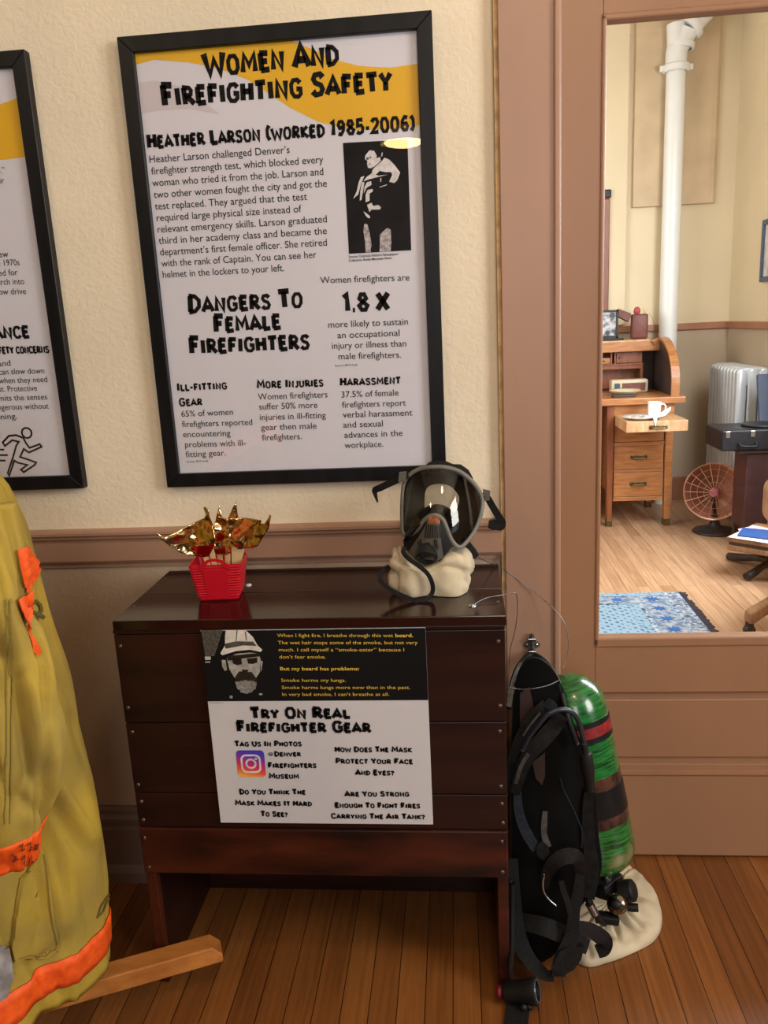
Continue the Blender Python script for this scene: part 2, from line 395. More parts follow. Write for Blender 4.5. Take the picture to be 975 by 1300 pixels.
# wall between the rooms: upper cream, lower tan, opening for the door
def two_tone(name, segs, split, mats):
    bm = nb()
    for x0, x1, y0, y1, z0, z1 in segs:
        for a, c in ((z0, min(split, z1)), (max(split, z0), z1)):
            if c > a+1e-6: box(bm, x0, x1, y0, y1, a, c)
    for f in bm.faces: f.material_index = 1 if f.calc_center_median().z > split else 0
    return struct(name, bm, mats)
two_tone('wall_back', [(-2.4, CX1, 0, .13, 0, 3.2), (1.13, 3.0, 0, .13, 0, 3.2), (CX1, 1.13, 0, .13, 2.12, 3.2)], .86, [m_wall2, m_wall])
two_tone('wall_left', [(-2.4, -2.3, -4.3, 0, 0, 3.2)], .86, [m_wall2, m_unseen_wall])
two_tone('wall_front', [(-2.4, 0, -4.4, -4.3, 0, 3.2), (1.0, 3.0, -4.4, -4.3, 0, 3.2), (0, 1.0, -4.4, -4.3, 0, 1.0), (0, 1.0, -4.4, -4.3, 2.8, 3.2)], .86, [m_unseen_wall, m_unseen_wall])
two_tone('wall_right', [(2.8, 2.9, -4.3, -2.6, 0, 3.2), (2.8, 2.9, -1.2, 0, 0, 3.2), (2.8, 2.9, -2.6, -1.2, 0, 1.0), (2.8, 2.9, -2.6, -1.2, 2.8, 3.2)], .86, [m_unseen_wall, m_unseen_wall])
b = nb(); box(b, -2.4, 3.0, -4.4, .13, 3.2, 3.3); struct('ceiling', b, m_ceil)
# chair rail, baseboard
def rail(name, prof, x0, x1, mat):
    bm = nb(); prism(bm, prof, 'x', x0, x1); return struct(name, bm, mat)
zt = .925
rail('trim_chair_rail', [(0, zt), (-.024, zt), (-.03, zt-.004), (-.03, zt-.01), (-.026, zt-.014), (-.024, zt-.02), (-.020, zt-.024), (-.018, zt-.03), (-.018, zt-.074), (-.014, zt-.08), (-.006, zt-.082), (-.006, zt-.092), (0, zt-.092)], -2.3, CX0-.007, m_paint)
rail('baseboard_back', [(0, .2), (-.008, .2), (-.012, .193), (-.012, .18), (-.02, .172), (-.02, .163), (-.015, .158), (-.015, .15), (-.024, .145), (-.024, .045), (-.03, .04), (-.036, .028), (-.036, 0), (0, 0)], -2.3, CX0-.007, m_base)
# door casing
b = nb(); box(b, CX0, CX1-.012, -.02, 0, 0, 2.2, .002); box(b, CX1-.014, CX1, -.027, .0, 0, 2.2, .004)
box(b, CX1-.003, CX1+.004, .0005, DY+.06, .0005, 2.119); struct('trim_1', b, m_paint)
b = nb(); box(b, CX0-.008, CX0+.001, -.016, 0, .0, 2.2); struct('trim_2', b, m_caulk)
b = nb(); box(b, 1.13, 1.25, -.02, 0, 0, 2.2, .002); box(b, CX1, 1.13, -.02, 0, 2.1, 2.2, .002); box(b, 1.1265, 1.133, .0005, DY+.06, .0005, 2.119); struct('trim_3', b, m_paint)
# door
door = bpy.data.objects.new('door_1', None); COL.objects.link(door); door.location = ((CX1+1.12)/2, DY+.02, 0); door['kind'] = 'structure'
GX0, GZ0, GZ1 = .322, .60, 1.928
DX0, DX1 = CX1+.006, 1.126
GX1 = DX1-(GX0-DX0)
y0, y1 = DY, DY+.04
def dpart(name, x0, x1, z0, z1, ya=y0, yb=y1, bev=.002):
    bm = nb(); box(bm, x0, x1, ya, yb, z0, z1, bev); return obj(name, bm, m_paintd, door)
dpart('stile', DX0, GX0-.008, .008, 2.095); dpart('stile', GX1+.008, DX1, .008, 2.095)
dpart('top_rail', GX0-.008, GX1+.008, GZ1+.012, 2.095)
dpart('lock_rail', GX0-.008, GX1+.008, .457, GZ0-.022)
dpart('mid_rail', GX0-.008, GX1+.008, .243, .262, ya=y0+.006)
dpart('bottom_rail', GX0-.008, GX1+.008, .008, .236)
dpart('panel', GX0-.008, GX1+.008, .26, .458, ya=y0+.012, yb=y1-.008)
b = nb(); box(b, GX0+.012, GX1-.012, y0+.005, y0+.02, .279, .437, .004); obj('raised_panel', b, m_paintd, door)
b = nb(); prism(b, [(y0-.004, .243), (y0-.004, .237), (y0+.0, .232), (y0+.01, .232), (y0+.01, .246)], 'x', GX0-.008, GX1+.008); obj('panel_moulding', b, m_paintd, door)
b = nb()
for x0, x1, z0, z1 in ((GX0-.01, GX0, GZ0-.022, GZ1+.012), (GX1, GX1+.01, GZ0-.022, GZ1+.012), (GX0-.01, GX1+.01, GZ0-.024, GZ0), (GX0-.01, GX1+.01, GZ1, GZ1+.014)):
    box(b, x0, x1, y0-.004, y0+.03, z0, z1, .004)
obj('glazing_bead', b, m_paintd, door)
b = nb(); box(b, GX0, GX1, y0+.016, y0+.02, GZ0, GZ1); obj('glass_pane', b, m_door_glass, door)

# office shell
LB = 1.205
two_tone('wall_office_back', [(-1.6, RX, BY, BY+.1, 0, 3.3)], LB, [m_olow, m_owall])
two_tone('wall_office_right', [(RX, RX+.1, 2.45, BY, 0, 3.3), (RX, RX+.1, .13, .95, 0, 3.3), (RX, RX+.1, .95, 2.45, 0, .75), (RX, RX+.1, .95, 2.45, 2.7, 3.3)], LB, [m_olow, m_owall])
two_tone('wall_office_left', [(-1.6, -1.5, .13, BY, 0, 3.3)], LB, [m_olow, m_owall])
b = nb(); box(b, -1.6, RX+.1, .13, BY+.1, 3.3, 3.4); struct('ceiling_office', b, m_ceil)
b = nb()
for z0, z1 in ((.75, .81), (1.68, 1.73), (2.65, 2.7)): box(b, RX-.01, RX+.05, .95, 2.45, z0, z1, .004)
for a, c in ((.95, 1.0), (1.68, 1.72), (2.4, 2.45)): box(b, RX-.01, RX+.05, a, c, .75, 2.7, .004)
struct('window_1', b, m_orail)
b = nb(); box(b, -1.5, RX-.02, BY-.022, BY, LB, LB+.045, .004); box(b, RX-.022, RX, 2.45, BY, LB, LB+.045, .004); struct('trim_4', b, m_orail)
b = nb(); box(b, -1.5, RX-.02, BY-.02, BY, 0, .17, .004); box(b, RX-.02, RX, 2.45, BY, 0, .17, .004); struct('baseboard_office', b, m_orail)
# tan box built in place of a door-glass reflection, and a shallow pier
xa, xb = U(806, 140, BY-.035).x, U(914, 140, BY-.035).x; zb = U(860, 260, BY-.035).z
b = nb(); prism(b, [(xa, BY), (xa, BY-.035), (xb-.05, BY-.035), (xb-.02, BY-.032), (xb, BY-.02), (xb+.005, BY)], 'z', zb, 3.3); bevel_all(b, .004); struct('reflection_box', b, M('reflection_tan', srgb(206, 182, 148), rough=.6))
xa = U(798, 200, BY-.03).x
b = nb(); box(b, -1.5, xa, BY-.03, BY, LB+.05, 3.3, .01); struct('trim_6', b, m_owall)

# ================================================================== POSTERS
YF, YS, YG = -.022, -.010, -.013      # frame front, printed sheet, glazing
def PS(px, py): v = U(px, py, YS); return (v.x, v.z)
def framed(name, x0, x1, z0, z1, label, group):
    t = thing(name, label, 'framed poster', ((x0+x1)/2, 0, z0), group)
    w = .030
    bm = nb()
    for p in ([(x0, z0), (x1, z0), (x1-w, z0+w), (x0+w, z0+w)], [(x1, z0), (x1, z1), (x1-w, z1-w), (x1-w, z0+w)],
              [(x1, z1), (x0, z1), (x0+w, z1-w), (x1-w, z1-w)], [(x0, z1), (x0, z0), (x0+w, z0+w), (x0+w, z1-w)]):
        prism(bm, p, 'y', -.0005, YF)
    bevel_all(bm, .0012, 1, .7)
    obj('frame', bm, m_black, t)
    bm = nb(); box(bm, x0+w*.8, x1-w*.8, YS, YS+.006, z0+w*.8, z1-w*.8); sh = obj('poster_sheet', bm, m_sheet, t)
    bm = nb(); box(bm, x0+w*.9, x1-w*.9, YG-.0008, YG, z0+w*.9, z1-w*.9); obj('glazing', bm, m_pane, t)
    return t, sh
a, b_, c = U(147, 47, YF), U(550, 12, YF), U(213, 619, YF)
px0, px1, pz1, pz0 = (a.x+c.x)/2, U(557, 300, YF).x, (a.z+b_.z)/2, c.z
P1, SH1 = framed('framed_poster', px0, px1, pz0, pz1, 'black framed poster with yellow wave and photo, headed Women and Firefighting Safety', 'framed museum posters on the wall')
inx0, inx1, inz0, inz1 = px0+.030, px1-.030, pz0+.030, pz1-.030
z1_ = lambda x, y: PS(130+x/2.2674, y/2.2674)            # detail coordinates -> sheet
z2_ = lambda x, y: PS(130+x/2.1667, 340+y/2.1667)
YP = YS-.0004
wave = [z1_(*p) for p in [(85, 187), (150, 172), (250, 180), (330, 195), (420, 230), (480, 270), (540, 310), (620, 350), (720, 375), (850, 370), (915, 360), (913, 183), (830, 195), (740, 190), (660, 170), (600, 140), (545, 108), (300, 128), (85, 148)]]
wave = [(min(max(x, inx0), inx1), min(z, inz1)) for x, z in wave]
wave[0] = (inx0, wave[0][1]); wave[-1] = (inx0, inz1); wave[-2] = (wave[-2][0], inz1); wave[-3] = (wave[-3][0], inz1)
wave[10] = (inx1, wave[10][1]); wave[11] = (inx1, wave[11][1])
flat('yellow_wave', [wave], m_yel, SH1, YP)
sw = [z1_(*p) for p in [(95, 240), (150, 232), (230, 250), (300, 300), (340, 330), (250, 312), (160, 318), (100, 330)]]
flat('pale_swirl', [sw], m_pale, SH1, YP)
YP2 = YS-.0008
def BL(f, *L): return [(s, f(x0, y0), f(x1, y1)) for s, x0, y0, x1, y1 in L]
heads = []
for s, x0, y0, x1, y1, cap in [('WOMEN AND', 297, 224, 680, 190, .048), ('FIREFIGHTING SAFETY', 175, 311, 832, 266, .047), ('HEATHER LARSON (WORKED 1985-2006)', 133, 430, 900, 378, .031)]:
    heads.append(head_line(s, z1_(x0, y0), z1_(x1, y1), cap))
for s, x0, y0, x1, y1, cap in [('DANGERS TO', 240, 127, 551, 111, .041), ('FEMALE', 310, 181, 491, 170, .041), ('FIREFIGHTERS', 243, 240, 570, 226, .041), ('1.8 X', 665, 124, 788, 119, .041),
                               ('ILL-FITTING', 207, 340, 343, 335, .0195), ('GEAR', 213, 382, 275, 379, .0195), ('MORE INJURIES', 427, 333, 608, 327, .0195), ('HARASSMENT', 655, 326, 820, 320, .0195)]:
    heads.append(head_line(s, z2_(x0, y0), z2_(x1, y1), cap))
for h_ in heads: flat('heading_lettering', h_, m_ink, SH1, YP2)
xs = [('Heather Larson challenged Denver\u2019s', 137, 468, 540), ('firefighter strength test, which blocked every', 142, 0, 637), ('woman who tried it from the job. Larson and', 145, 0, 637),
      ('two other women fought the city and got the', 149, 0, 647), ('test replaced. They argued that the test', 152, 0, 590), ('required large physical size instead of', 157, 0, 574),
      ('relevant emergency skills. Larson graduated', 160, 0, 647), ('third in her academy class and became the', 163, 0, 647), ('department\u2019s first female officer. She retired', 167, 0, 647),
      ('with the rank of Captain. You can see her', 171, 0, 617), ('helmet in the lockers to your left.', 175, 0, 524)]
body = []
zA, zB = z1_(137, 469)[1], z1_(175, 800)[1]
for i, (s, xa, _, xb) in enumerate(xs):
    yl = 469+(800-469)*i/10; slope = (23/403)*(1-i/10)+(17/348)*(i/10)
    z = zA+(zB-zA)*i/10
    body.append((s, (z1_(xa, yl)[0], z), (z1_(xb, yl-slope*(xb-xa))[0], z)))
polys = body_lines(body, .0205)
polys += body_lines(BL(z2_, ('Women firefighters are', 600, 43, 845, 35), ('more likely to sustain', 622, 165, 841, 156), ('an occupational', 647, 194, 818, 187), ('injury or illness than', 632, 223, 836, 216), ('male firefighters.', 650, 252, 822, 247),
    ('65% of women', 218, 410, 360, 404), ('firefighters reported', 220, 438, 413, 432), ('encountering', 223, 466, 353, 462), ('problems with ill-', 228, 494, 395, 489), ('fitting gear.', 230, 521, 340, 516),
    ('Women firefighters', 429, 363, 620, 356), ('suffer 50% more', 432, 390, 592, 385), ('injuries in ill-fitting', 434, 419, 615, 413), ('gear then male', 437, 447, 590, 442), ('firefighters.', 440, 475, 549, 471),
    ('37.5% of female', 658, 357, 815, 351), ('firefighters report', 660, 385, 835, 379), ('verbal harassment', 662, 412, 853, 406), ('and sexual', 663, 440, 772, 436), ('advances in the', 666, 468, 826, 462), ('workplace.', 667, 496, 773, 492)), .0195)
polys += body_lines(BL(z2_, ('Source: 2019 study', 640, 272, 702, 269), ('Source: 2019 study', 232, 536, 292, 533)), .0065)
flat('body_lettering', polys, m_inkbody, SH1, YP2)
z8_ = lambda x, y: PS(430+x/7.65, 170+y/7.65)
polys = body_lines(BL(z8_, ('Source: Colorado Historic Newspapers', 98, 1205, 577, 1176), ('Collection, Rocky Mountain News', 100, 1242, 515, 1215)), .007, .01)
flat('caption_lettering', polys, m_ink, SH1, YP2)
flat('photograph', [[z8_(*p) for p in [(42, 88), (668, 55), (705, 1130), (100, 1165)]]], m_photo, SH1, YP2)
ph = [[(275, 190), (300, 160), (345, 165), (370, 215), (365, 240), (400, 225), (410, 260), (380, 290), (345, 320), (310, 335), (285, 330), (275, 290), (280, 265), (255, 245), (258, 215)],
      [(420, 180), (428, 185), (424, 215), (412, 222)],
      [(330, 345), (380, 300), (420, 265), (445, 232), (490, 250), (540, 300), (597, 375), (570, 450), (540, 478), (490, 465), (520, 400), (510, 372), (450, 372), (400, 360), (360, 395), (385, 408), (480, 395), (300, 440), (240, 462), (270, 420), (320, 385)],
      [(225, 470), (250, 470), (240, 540), (222, 640), (205, 650), (210, 560)], [(215, 420), (250, 410), (220, 480), (190, 590), (140, 632), (175, 560), (195, 470)],
      [(275, 470), (315, 460), (320, 495), (270, 525), (245, 580), (250, 520)], [(280, 545), (330, 535), (332, 560), (300, 580), (300, 650), (262, 665), (262, 590)],
      [(275, 690), (320, 668), (335, 700), (385, 690), (412, 715), (400, 735), (320, 735), (300, 760)], [(240, 752), (262, 765), (305, 800), (303, 820), (285, 818), (260, 790)],
      [(395, 515), (470, 490), (465, 500), (400, 522)], [(405, 430), (415, 430), (413, 468), (404, 465)]]
flat('photo_figure', [[z8_(*p) for p in q] for q in ph], m_white, SH1, YS-.0012)
flat('photo_jeans', [[z8_(*p) for p in q] for q in [[(250, 870), (280, 880), (300, 960), (320, 1080), (310, 1120), (315, 1151), (262, 1153), (255, 1040), (240, 940)], [(400, 980), (440, 940), (470, 915), (505, 930), (512, 1060), (505, 1141), (398, 1146), (400, 1060)]]],
     M('photo_denim', srgb(205, 200, 205), rough=.5, var=.3, scale=160), SH1, YS-.0012)
flat('photo_eye', [[z8_(*p) for p in q] for q in [[(268, 232), (290, 228), (292, 250), (270, 254)], [(300, 224), (318, 222), (318, 236), (302, 238)], [(290, 292), (312, 288), (312, 295), (292, 299)]]], m_photog, SH1, YS-.0014)

# the poster cut by the picture's left edge
a, c = U(32, 62, YF), U(105, 620, YF)
lx1 = (a.x+c.x)/2; lz1, lz0 = a.z, c.z
P2, SH2 = framed('framed_poster', lx1-(px1-px0), lx1, lz0, lz1, 'black framed poster with running figure icon, beside the yellow coat collar', 'framed museum posters on the wall')
z3_ = lambda x, y: PS(x/2.1667, 40+y/2.1667)
lin0, lin1 = lx1-(px1-px0)+.03, lx1-.03
wv = [z3_(*p) for p in [(-240, 160), (-120, 215), (-60, 215), (0, 200), (40, 183), (62, 345), (20, 352), (-60, 358), (-150, 340), (-240, 300)]]
wv[4] = (lin1, wv[4][1]); wv[5] = (lin1, wv[5][1])
flat('yellow_wave', [wv], m_yel, SH2, YP)
polys = body_lines(BL(z3_, ('o.\u201d', -8, 391, 15, 390), ('or', -4, 418, 13, 418), ('ew', -2, 621, 24, 620), ('e 1970s', -6, 645, 55, 643), ('ed for', -2, 672, 50, 670), ('arch into', -6, 697, 68, 695), ('ow drive', -2, 724, 73, 722),
    ('and', -4, 921, 30, 919), ('can slow down', -2, 944, 123, 940), ('when they need', -2, 968, 131, 964), ('st. Protective', -2, 991, 103, 988), ('mits the senses', -2, 1016, 131, 1012), ('ngerous without', -4, 1041, 135, 1037), ('ining.', -2, 1067, 48, 1065)), .0185)
flat('body_lettering', polys, m_inkbody, SH2, YP2)
flat('heading_lettering', head_line('ANCE', z3_(-14, 848), z3_(82, 844), .028, 1) + head_line('AFETY CONCERNS', z3_(-14, 888), z3_(136, 885), .0165, 1), m_ink, SH2, YP2)
run = [[(8, 1130), (25, 1112), (45, 1110), (65, 1118), (72, 1132), (82, 1145), (110, 1135), (115, 1142), (80, 1158), (66, 1148), (56, 1170), (80, 1178), (100, 1185), (96, 1192), (66, 1212), (58, 1205), (76, 1192), (50, 1186), (40, 1180), (26, 1222), (22, 1214), (36, 1172), (45, 1140), (52, 1128), (34, 1124), (14, 1140), (8, 1130)],
       [(-12, 1150), (12, 1150)], [(-12, 1165), (22, 1165)], [(-12, 1180), (16, 1180)]]
ip = []
for q in run: ip += stroke([z3_(*p) for p in q], .0042)
hc = z3_(74, 1104); ip += ringpoly(circ(hc[0], hc[1], .0135), circ(hc[0], hc[1], .0095))
flat('running_icon', ip, m_ink, SH2, YP2)

# ================================================================== CABINET
m_cab = M('dark_stained_wood', srgb(50, 21, 15), rough=.36, spec=.35, alt=srgb(20, 8, 7), scale=2.2, detail=7, stretch=(1, 6, 9), lo=.25, hi=.75, bump=.12, bscale=20)
m_cabred = M('red_stained_board', srgb(86, 36, 19), rough=.36, spec=.35, alt=srgb(24, 9, 7), scale=2.6, detail=7, stretch=(1.4, 5, 5), lo=.38, hi=.72, bump=.12, bscale=20)
m_cabtop = M('polished_dark_top', srgb(48, 20, 16), rough=.14, alt=srgb(22, 9, 8), scale=2.4, detail=7, stretch=(1, 8, 1), lo=.25, hi=.8, bump=.06, bscale=20)
m_screw = M('dull_screw_metal', srgb(120, 105, 92), rough=.4, metal=.8, var=.2, scale=200)
m_steel = M('bright_steel', srgb(190, 195, 205), rough=.25, metal=1, var=.1, scale=40)
XL, XR, YFRONT, ZT = -.672, .076, -.346, .829
cab = thing('wooden_cabinet', 'dark red-brown stained board cabinet carrying the mask and red basket', 'cabinet', ((XL+XR)/2, -.19, 0))
bm = nb(); box(bm, XL+.004, XR+.004, -.20, -.034, ZT-.02, ZT, .002); obj('top_board', bm, m_cabtop, cab)
bm = nb(); box(bm, XL+.004, XR+.003, YFRONT-.008, -.2015, ZT-.02, ZT, .002); obj('top_board', bm, m_cabtop, cab)
bm = nb(); box(bm, XL-.0, XR, YFRONT-.003, YFRONT+.03, ZT-.029, ZT-.0205, .002); obj('top_edge_strip', bm, m_cab, cab)
zs = [ZT-.03, .612, .457, .379, .272]
for i, (za, zb) in enumerate(zip(zs, zs[1:])):
    bm = nb(); k = .004 if i == 3 else 0
    box(bm, XL, XR, YFRONT-k, YFRONT+.018, zb+.001, za-.001, .003 if i == 3 else .0015)
    obj('front_board', bm, m_cabred if i == 3 else m_cab, cab)
for x0, x1 in ((XL+.001, XL+.022), (XR-.022, XR-.001)):
    bm = nb(); box(bm, x0, x1, YFRONT+.0185, -.036, 0, ZT-.0205, .0015); obj('side_panel', bm, m_cab, cab)
    bm = nb(); box(bm, x0, x1, YFRONT-.0, YFRONT+.018, 0, .2715, .0015); obj('leg', bm, m_cabred, cab)
bm = nb(); box(bm, XL+.023, XR-.023, -.05, -.037, .002, ZT-.021); obj('back_board', bm, m_cab, cab)
bm = nb(); box(bm, XL+.023, XR-.023, YFRONT+.02, -.051, .278, .292); obj('bottom_board', bm, m_cab, cab)
for x in (XL+.011, XR-.011):
    for z in (.775, .645, .592, .475, .437, .395, .356, .287):
        bm = nb(); lathe(bm, [(0, .0022), (.0025, .0022), (.0042, .001), (.0044, 0)], 12, axis_mtx((x+random.uniform(-.002, .002), YFRONT-(.004 if z < .37 else 0), z), (0, -1, 0))); obj('screw', bm, m_screw, cab, smooth=True)
for x, y in ((XL+.014, -.09), (XL+.014, -.14), (XL+.014, -.27), (XR-.01, -.1), (XR-.01, -.28)):
    bm = nb(); lathe(bm, [(0, .001), (.003, .001), (.004, 0)], 12, axis_mtx((x, y, ZT), (0, 0, 1))); obj('screw', bm, m_screw, cab, smooth=True)

# sign on the cabinet front
YB = YFRONT-.0045
def PB(px, py): v = U(px, py, YB-.004); return (v.x, v.z)
s5 = lambda x, y: PB(230+x/2.868, 780+y/2.868)
sl, sr = (PB(254, 799)[0]+PB(280, 1044)[0])/2, (PB(541, 799)[0]+PB(549, 1047)[0])/2
st, sm, sb_ = PB(400, 799)[1], PB(400, 889.5)[1], PB(400, 1045.5)[1]
sign = thing('information_sign', 'black and white museum sign with bearded firefighter photo, fixed to cabinet front', 'sign', ((sl+sr)/2, YB, sb_))
bm = nb(); box(bm, sl, sr, YB-.004, YB, sb_, st, .0004, 1); shs = obj('sign_board', bm, M('sign_white', srgb(206, 206, 212), rough=.45, var=.01), sign)
YI = YB-.0044
flat('black_header', [[(sl, st), (sr, st), (sr, sm), (sl, sm)]], M('sign_black', (.008, .008, .009), rough=.6, var=.1, spec=.12), shs, YI)
m_yt = M('yellow_lettering', srgb(225, 190, 70), rough=.5, var=.02)
polys = body_lines(BL(s5, ('When I fight fire, I breathe through this wet', 350, 82, 772, 82), ('The wet hair stops some of the smoke, but not very', 353, 108, 861, 108), ('much. I call myself a \u201csmoke-eater\u201d because I', 356, 134, 812, 134), ('don\u2019t fear smoke.', 358, 160, 527, 160),
     ('Smoke harms my lungs.', 365, 245, 600, 245), ('Smoke harms lungs more now than in the past.', 367, 271, 834, 271), ('In very bad smoke, I can\u2019t breathe at all.', 369, 296, 758, 296)), .0098)
polys += body_lines(BL(s5, ('beard.', 780, 82, 845, 82), ('But my beard has problems:', 361, 203, 648, 203)), .0098, .018)
flat('header_lettering', polys, m_yt, shs, YI-.0004)
polys = []
polys = []
for s, x0, y0, x1, y1, cap in [('TRY ON REAL', 256, 381, 614, 379, .0255), ('FIREFIGHTER GEAR', 206, 429, 690, 431, .0255), ('TAG US IN PHOTOS', 197, 481, 439, 480, .0125), ('DENVER', 341, 517, 436, 517, .0115), ('FIREFIGHTERS', 318, 559, 493, 559, .0125), ('MUSEUM', 322, 598, 429, 598, .0125),
    ('HOW DOES THE MASK', 561, 501, 840, 502, .0125), ('PROTECT YOUR FACE', 564, 543, 843, 545, .0125), ('AND EYES?', 636, 585, 776, 586, .0125), ('DO YOU THINK THE', 214, 655, 453, 656, .0125), ('MASK MAKES IT HARD', 199, 695, 476, 698, .0125), ('TO SEE?', 292, 735, 389, 737, .0125),
    ('ARE YOU STRONG', 597, 663, 830, 663, .0125), ('ENOUGH TO FIGHT FIRES', 561, 704, 870, 706, .0125), ('CARRYING THE AIR TANK?', 548, 743, 888, 746, .0125)]:
    flat('sign_lettering', head_line(s, s5(x0, y0), s5(x1, y1), cap, w=.25), m_ink, shs, YI-.0004)
flat('sign_lettering', head_line('@', s5(316, 516), s5(337, 516), .0095, w=.11), m_ink, shs, YI-.0004)
polys = body_lines(BL(s5, ('Source: DFD Library', 105, 323, 155, 323)), .003)
flat('credit_lettering', polys, m_ink, shs, YI-.0004)
def g5(name, polys, mat, k): flat(name, [[s5(*p) for p in q] for q in polys], mat, shs, YI-.0004*k)
mg = lambda n, v, va=.2, sc=120: M('photo_'+n, srgb(v, v-2, v-8), rough=.45, var=va, scale=sc)
g5('photo_backdrop', [[(73, 57), (152, 57), (122, 150), (88, 153)]], mg('granular', 92, .35, 220), 1)
g5('photo_edge', [[(86, 153), (108, 153), (108, 165), (88, 165)], [(88, 171), (106, 171), (106, 175), (88, 175)]], mg('pale_edge', 205), 1)
g5('photo_helmet', [[(163, 57), (235, 57), (262, 82), (278, 112), (296, 128), (290, 136), (250, 128), (200, 133), (150, 148), (143, 141), (160, 112), (160, 80)]], mg('helmet', 222, .1, 60), 1)
g5('photo_hatband', [[(158, 106), (200, 97), (262, 98), (276, 114), (225, 112), (162, 124)], [(203, 57), (206, 57), (202, 96), (199, 96)], [(232, 60), (236, 62), (240, 94), (237, 95)]], mg('band', 84, .3, 90), 2)
g5('photo_face', [[(166, 158), (200, 143), (250, 138), (284, 142), (290, 165), (290, 205), (272, 232), (255, 212), (212, 206), (196, 232), (176, 200)], [(148, 165), (162, 166), (168, 202), (160, 206), (150, 190)], [(289, 168), (297, 170), (293, 205), (286, 206)]], mg('face', 178, .22, 70), 1)
g5('photo_eyes', [[(166, 150), (286, 140), (288, 152), (250, 156), (222, 160), (170, 168)], [(186, 162), (220, 160), (222, 180), (205, 184), (189, 178)], [(240, 160), (278, 156), (278, 174), (260, 180), (244, 178)], [(220, 200), (246, 200), (242, 210), (224, 210)]], mg('shadow', 26), 2)
g5('photo_moustache', [[(212, 206), (230, 210), (256, 208), (272, 228), (276, 246), (240, 236), (200, 246), (198, 226)]], mg('moustache', 44, .4, 200), 2)
bd = []
rb = random.Random(3)
for i in range(26):
    x = 197+i*3.1; top = 236+abs(i-12)*.4; bot = 268+18*math.sin(PI*(i+1)/27)+rb.uniform(-5, 4)
    bd.append([(x, top+rb.uniform(0, 8)), (x+2.2, top+2), (240+(x-240)*.85+2, bot), (240+(x-240)*.85, bot)])
g5('photo_beard', [[(196, 236), (276, 236), (272, 262), (255, 282), (225, 284), (204, 266)]], mg('beard_dark', 66, .4, 160), 1)
g5('photo_beard_strands', bd, mg('beard_light', 176, .25, 160), 2)
g5('photo_button', [[(182+6*math.cos(a*.7), 300+6*math.sin(a*.7)) for a in range(9)]], mg('button', 170), 1)
g5('photo_button', [[(290+7*math.cos(a*.7), 290+4*math.sin(a*.7)) for a in range(9)]], mg('button', 170), 1)
# photo-sharing logo: rounded square in a warm-to-violet gradient with the white camera outline
m_logo = bpy.data.materials.new('logo_gradient'); m_logo.use_nodes = True; nt = m_logo.node_tree
tc = nt.nodes.new('ShaderNodeTexCoord'); sp = nt.nodes.new('ShaderNodeSeparateXYZ'); cr = nt.nodes.new('ShaderNodeValToRGB'); ad = nt.nodes.new('ShaderNodeMath'); ad.operation = 'MULTIPLY_ADD'
nt.links.new(tc.outputs['Generated'], sp.inputs[0]); nt.links.new(sp.outputs['X'], ad.inputs[0]); ad.inputs[1].default_value = .22; nt.links.new(sp.outputs['Z'], ad.inputs[2]); nt.links.new(ad.outputs[0], cr.inputs[0])
el = cr.color_ramp.elements; el[0].position = 0; el[0].color = (*srgb(250, 200, 90), 1); el[1].position = 1; el[1].color = (*srgb(70, 60, 190), 1)
for p, c in ((.3, srgb(240, 90, 50)), (.55, srgb(205, 40, 110)), (.8, srgb(130, 50, 170))):
    e = el.new(p); e.color = (*c, 1)
nt.links.new(cr.outputs[0], nt.nodes['Principled BSDF'].inputs['Base Color'])
lx0, lz1_ = s5(199, 494); lx1_, lz0_ = s5(310, 591)
flat('logo_square', [rrect(lx0, lx1_, lz0_, lz1_, .008)], m_logo, shs, YI-.0004)
lcx, lcz, lh = (lx0+lx1_)/2, (lz0_+lz1_)/2, (lx1_-lx0)/2
lp = ringpoly(rrect(lcx-lh*.72, lcx+lh*.72, lcz-lh*.72, lcz+lh*.72, lh*.4), rrect(lcx-lh*.58, lcx+lh*.58, lcz-lh*.58, lcz+lh*.58, lh*.28))
lp += ringpoly(circ(lcx, lcz, lh*.40), circ(lcx, lcz, lh*.26)) + [circ(lcx+lh*.38, lcz+lh*.38, lh*.09)]
flat('logo_outline', lp, m_white, shs, YI-.0008)

# ================================================================== RED BASKET AND FOIL FLAMES
m_red = M('red_plastic', srgb(190, 14, 36), rough=.35, var=.04)
m_gold = M('gold_foil', (.80, .58, .27), rough=.12, metal=1, var=.05, scale=30, bump=.5, bscale=26, bdist=.004)
m_card = M('cream_card', srgb(232, 205, 150), rough=.7)
bc = Vector((-.492, -.215, ZT+.0005)); rz = math.radians(5)
bk = thing('plastic_basket', 'small red plastic basket on the cabinet, holding gold foil flames', 'basket', bc)
def bpt(u, v, z): # basket local -> world
    return Vector((bc.x+u*math.cos(rz)-v*math.sin(rz), bc.y+u*math.sin(rz)+v*math.cos(rz), bc.z+z))
BH = .078
def half(z): t = z/BH; return .040+.013*t, .032+.010*t
bm = nb()
def brect(z, inset, rr=.006):
    hx, hy = half(z); hx -= inset; hy -= inset
    return [bm.verts.new(bpt(u, v, z)) for u, v in rrect(-hx, hx, -hy, hy, rr)]
rings = [brect(0, .002), brect(.003, 0)]
for i in range(1, 13):
    z = .006+i*.0056
    rings += [brect(z-.0026, 0), brect(z-.0016, -.0009), brect(z, -.0009), brect(z+.001, 0)]
rings += [brect(BH, 0), brect(BH, .002), brect(.004, .002)]
for p, q in zip(rings, rings[1:]):
    for k in range(len(p)): bm.faces.new((p[k], p[(k+1) % len(p)], q[(k+1) % len(q)], q[k]))
bm.faces.new(rings[0][::-1]); bm.faces.new(rings[-1])
bmesh.ops.recalc_face_normals(bm, faces=bm.faces)
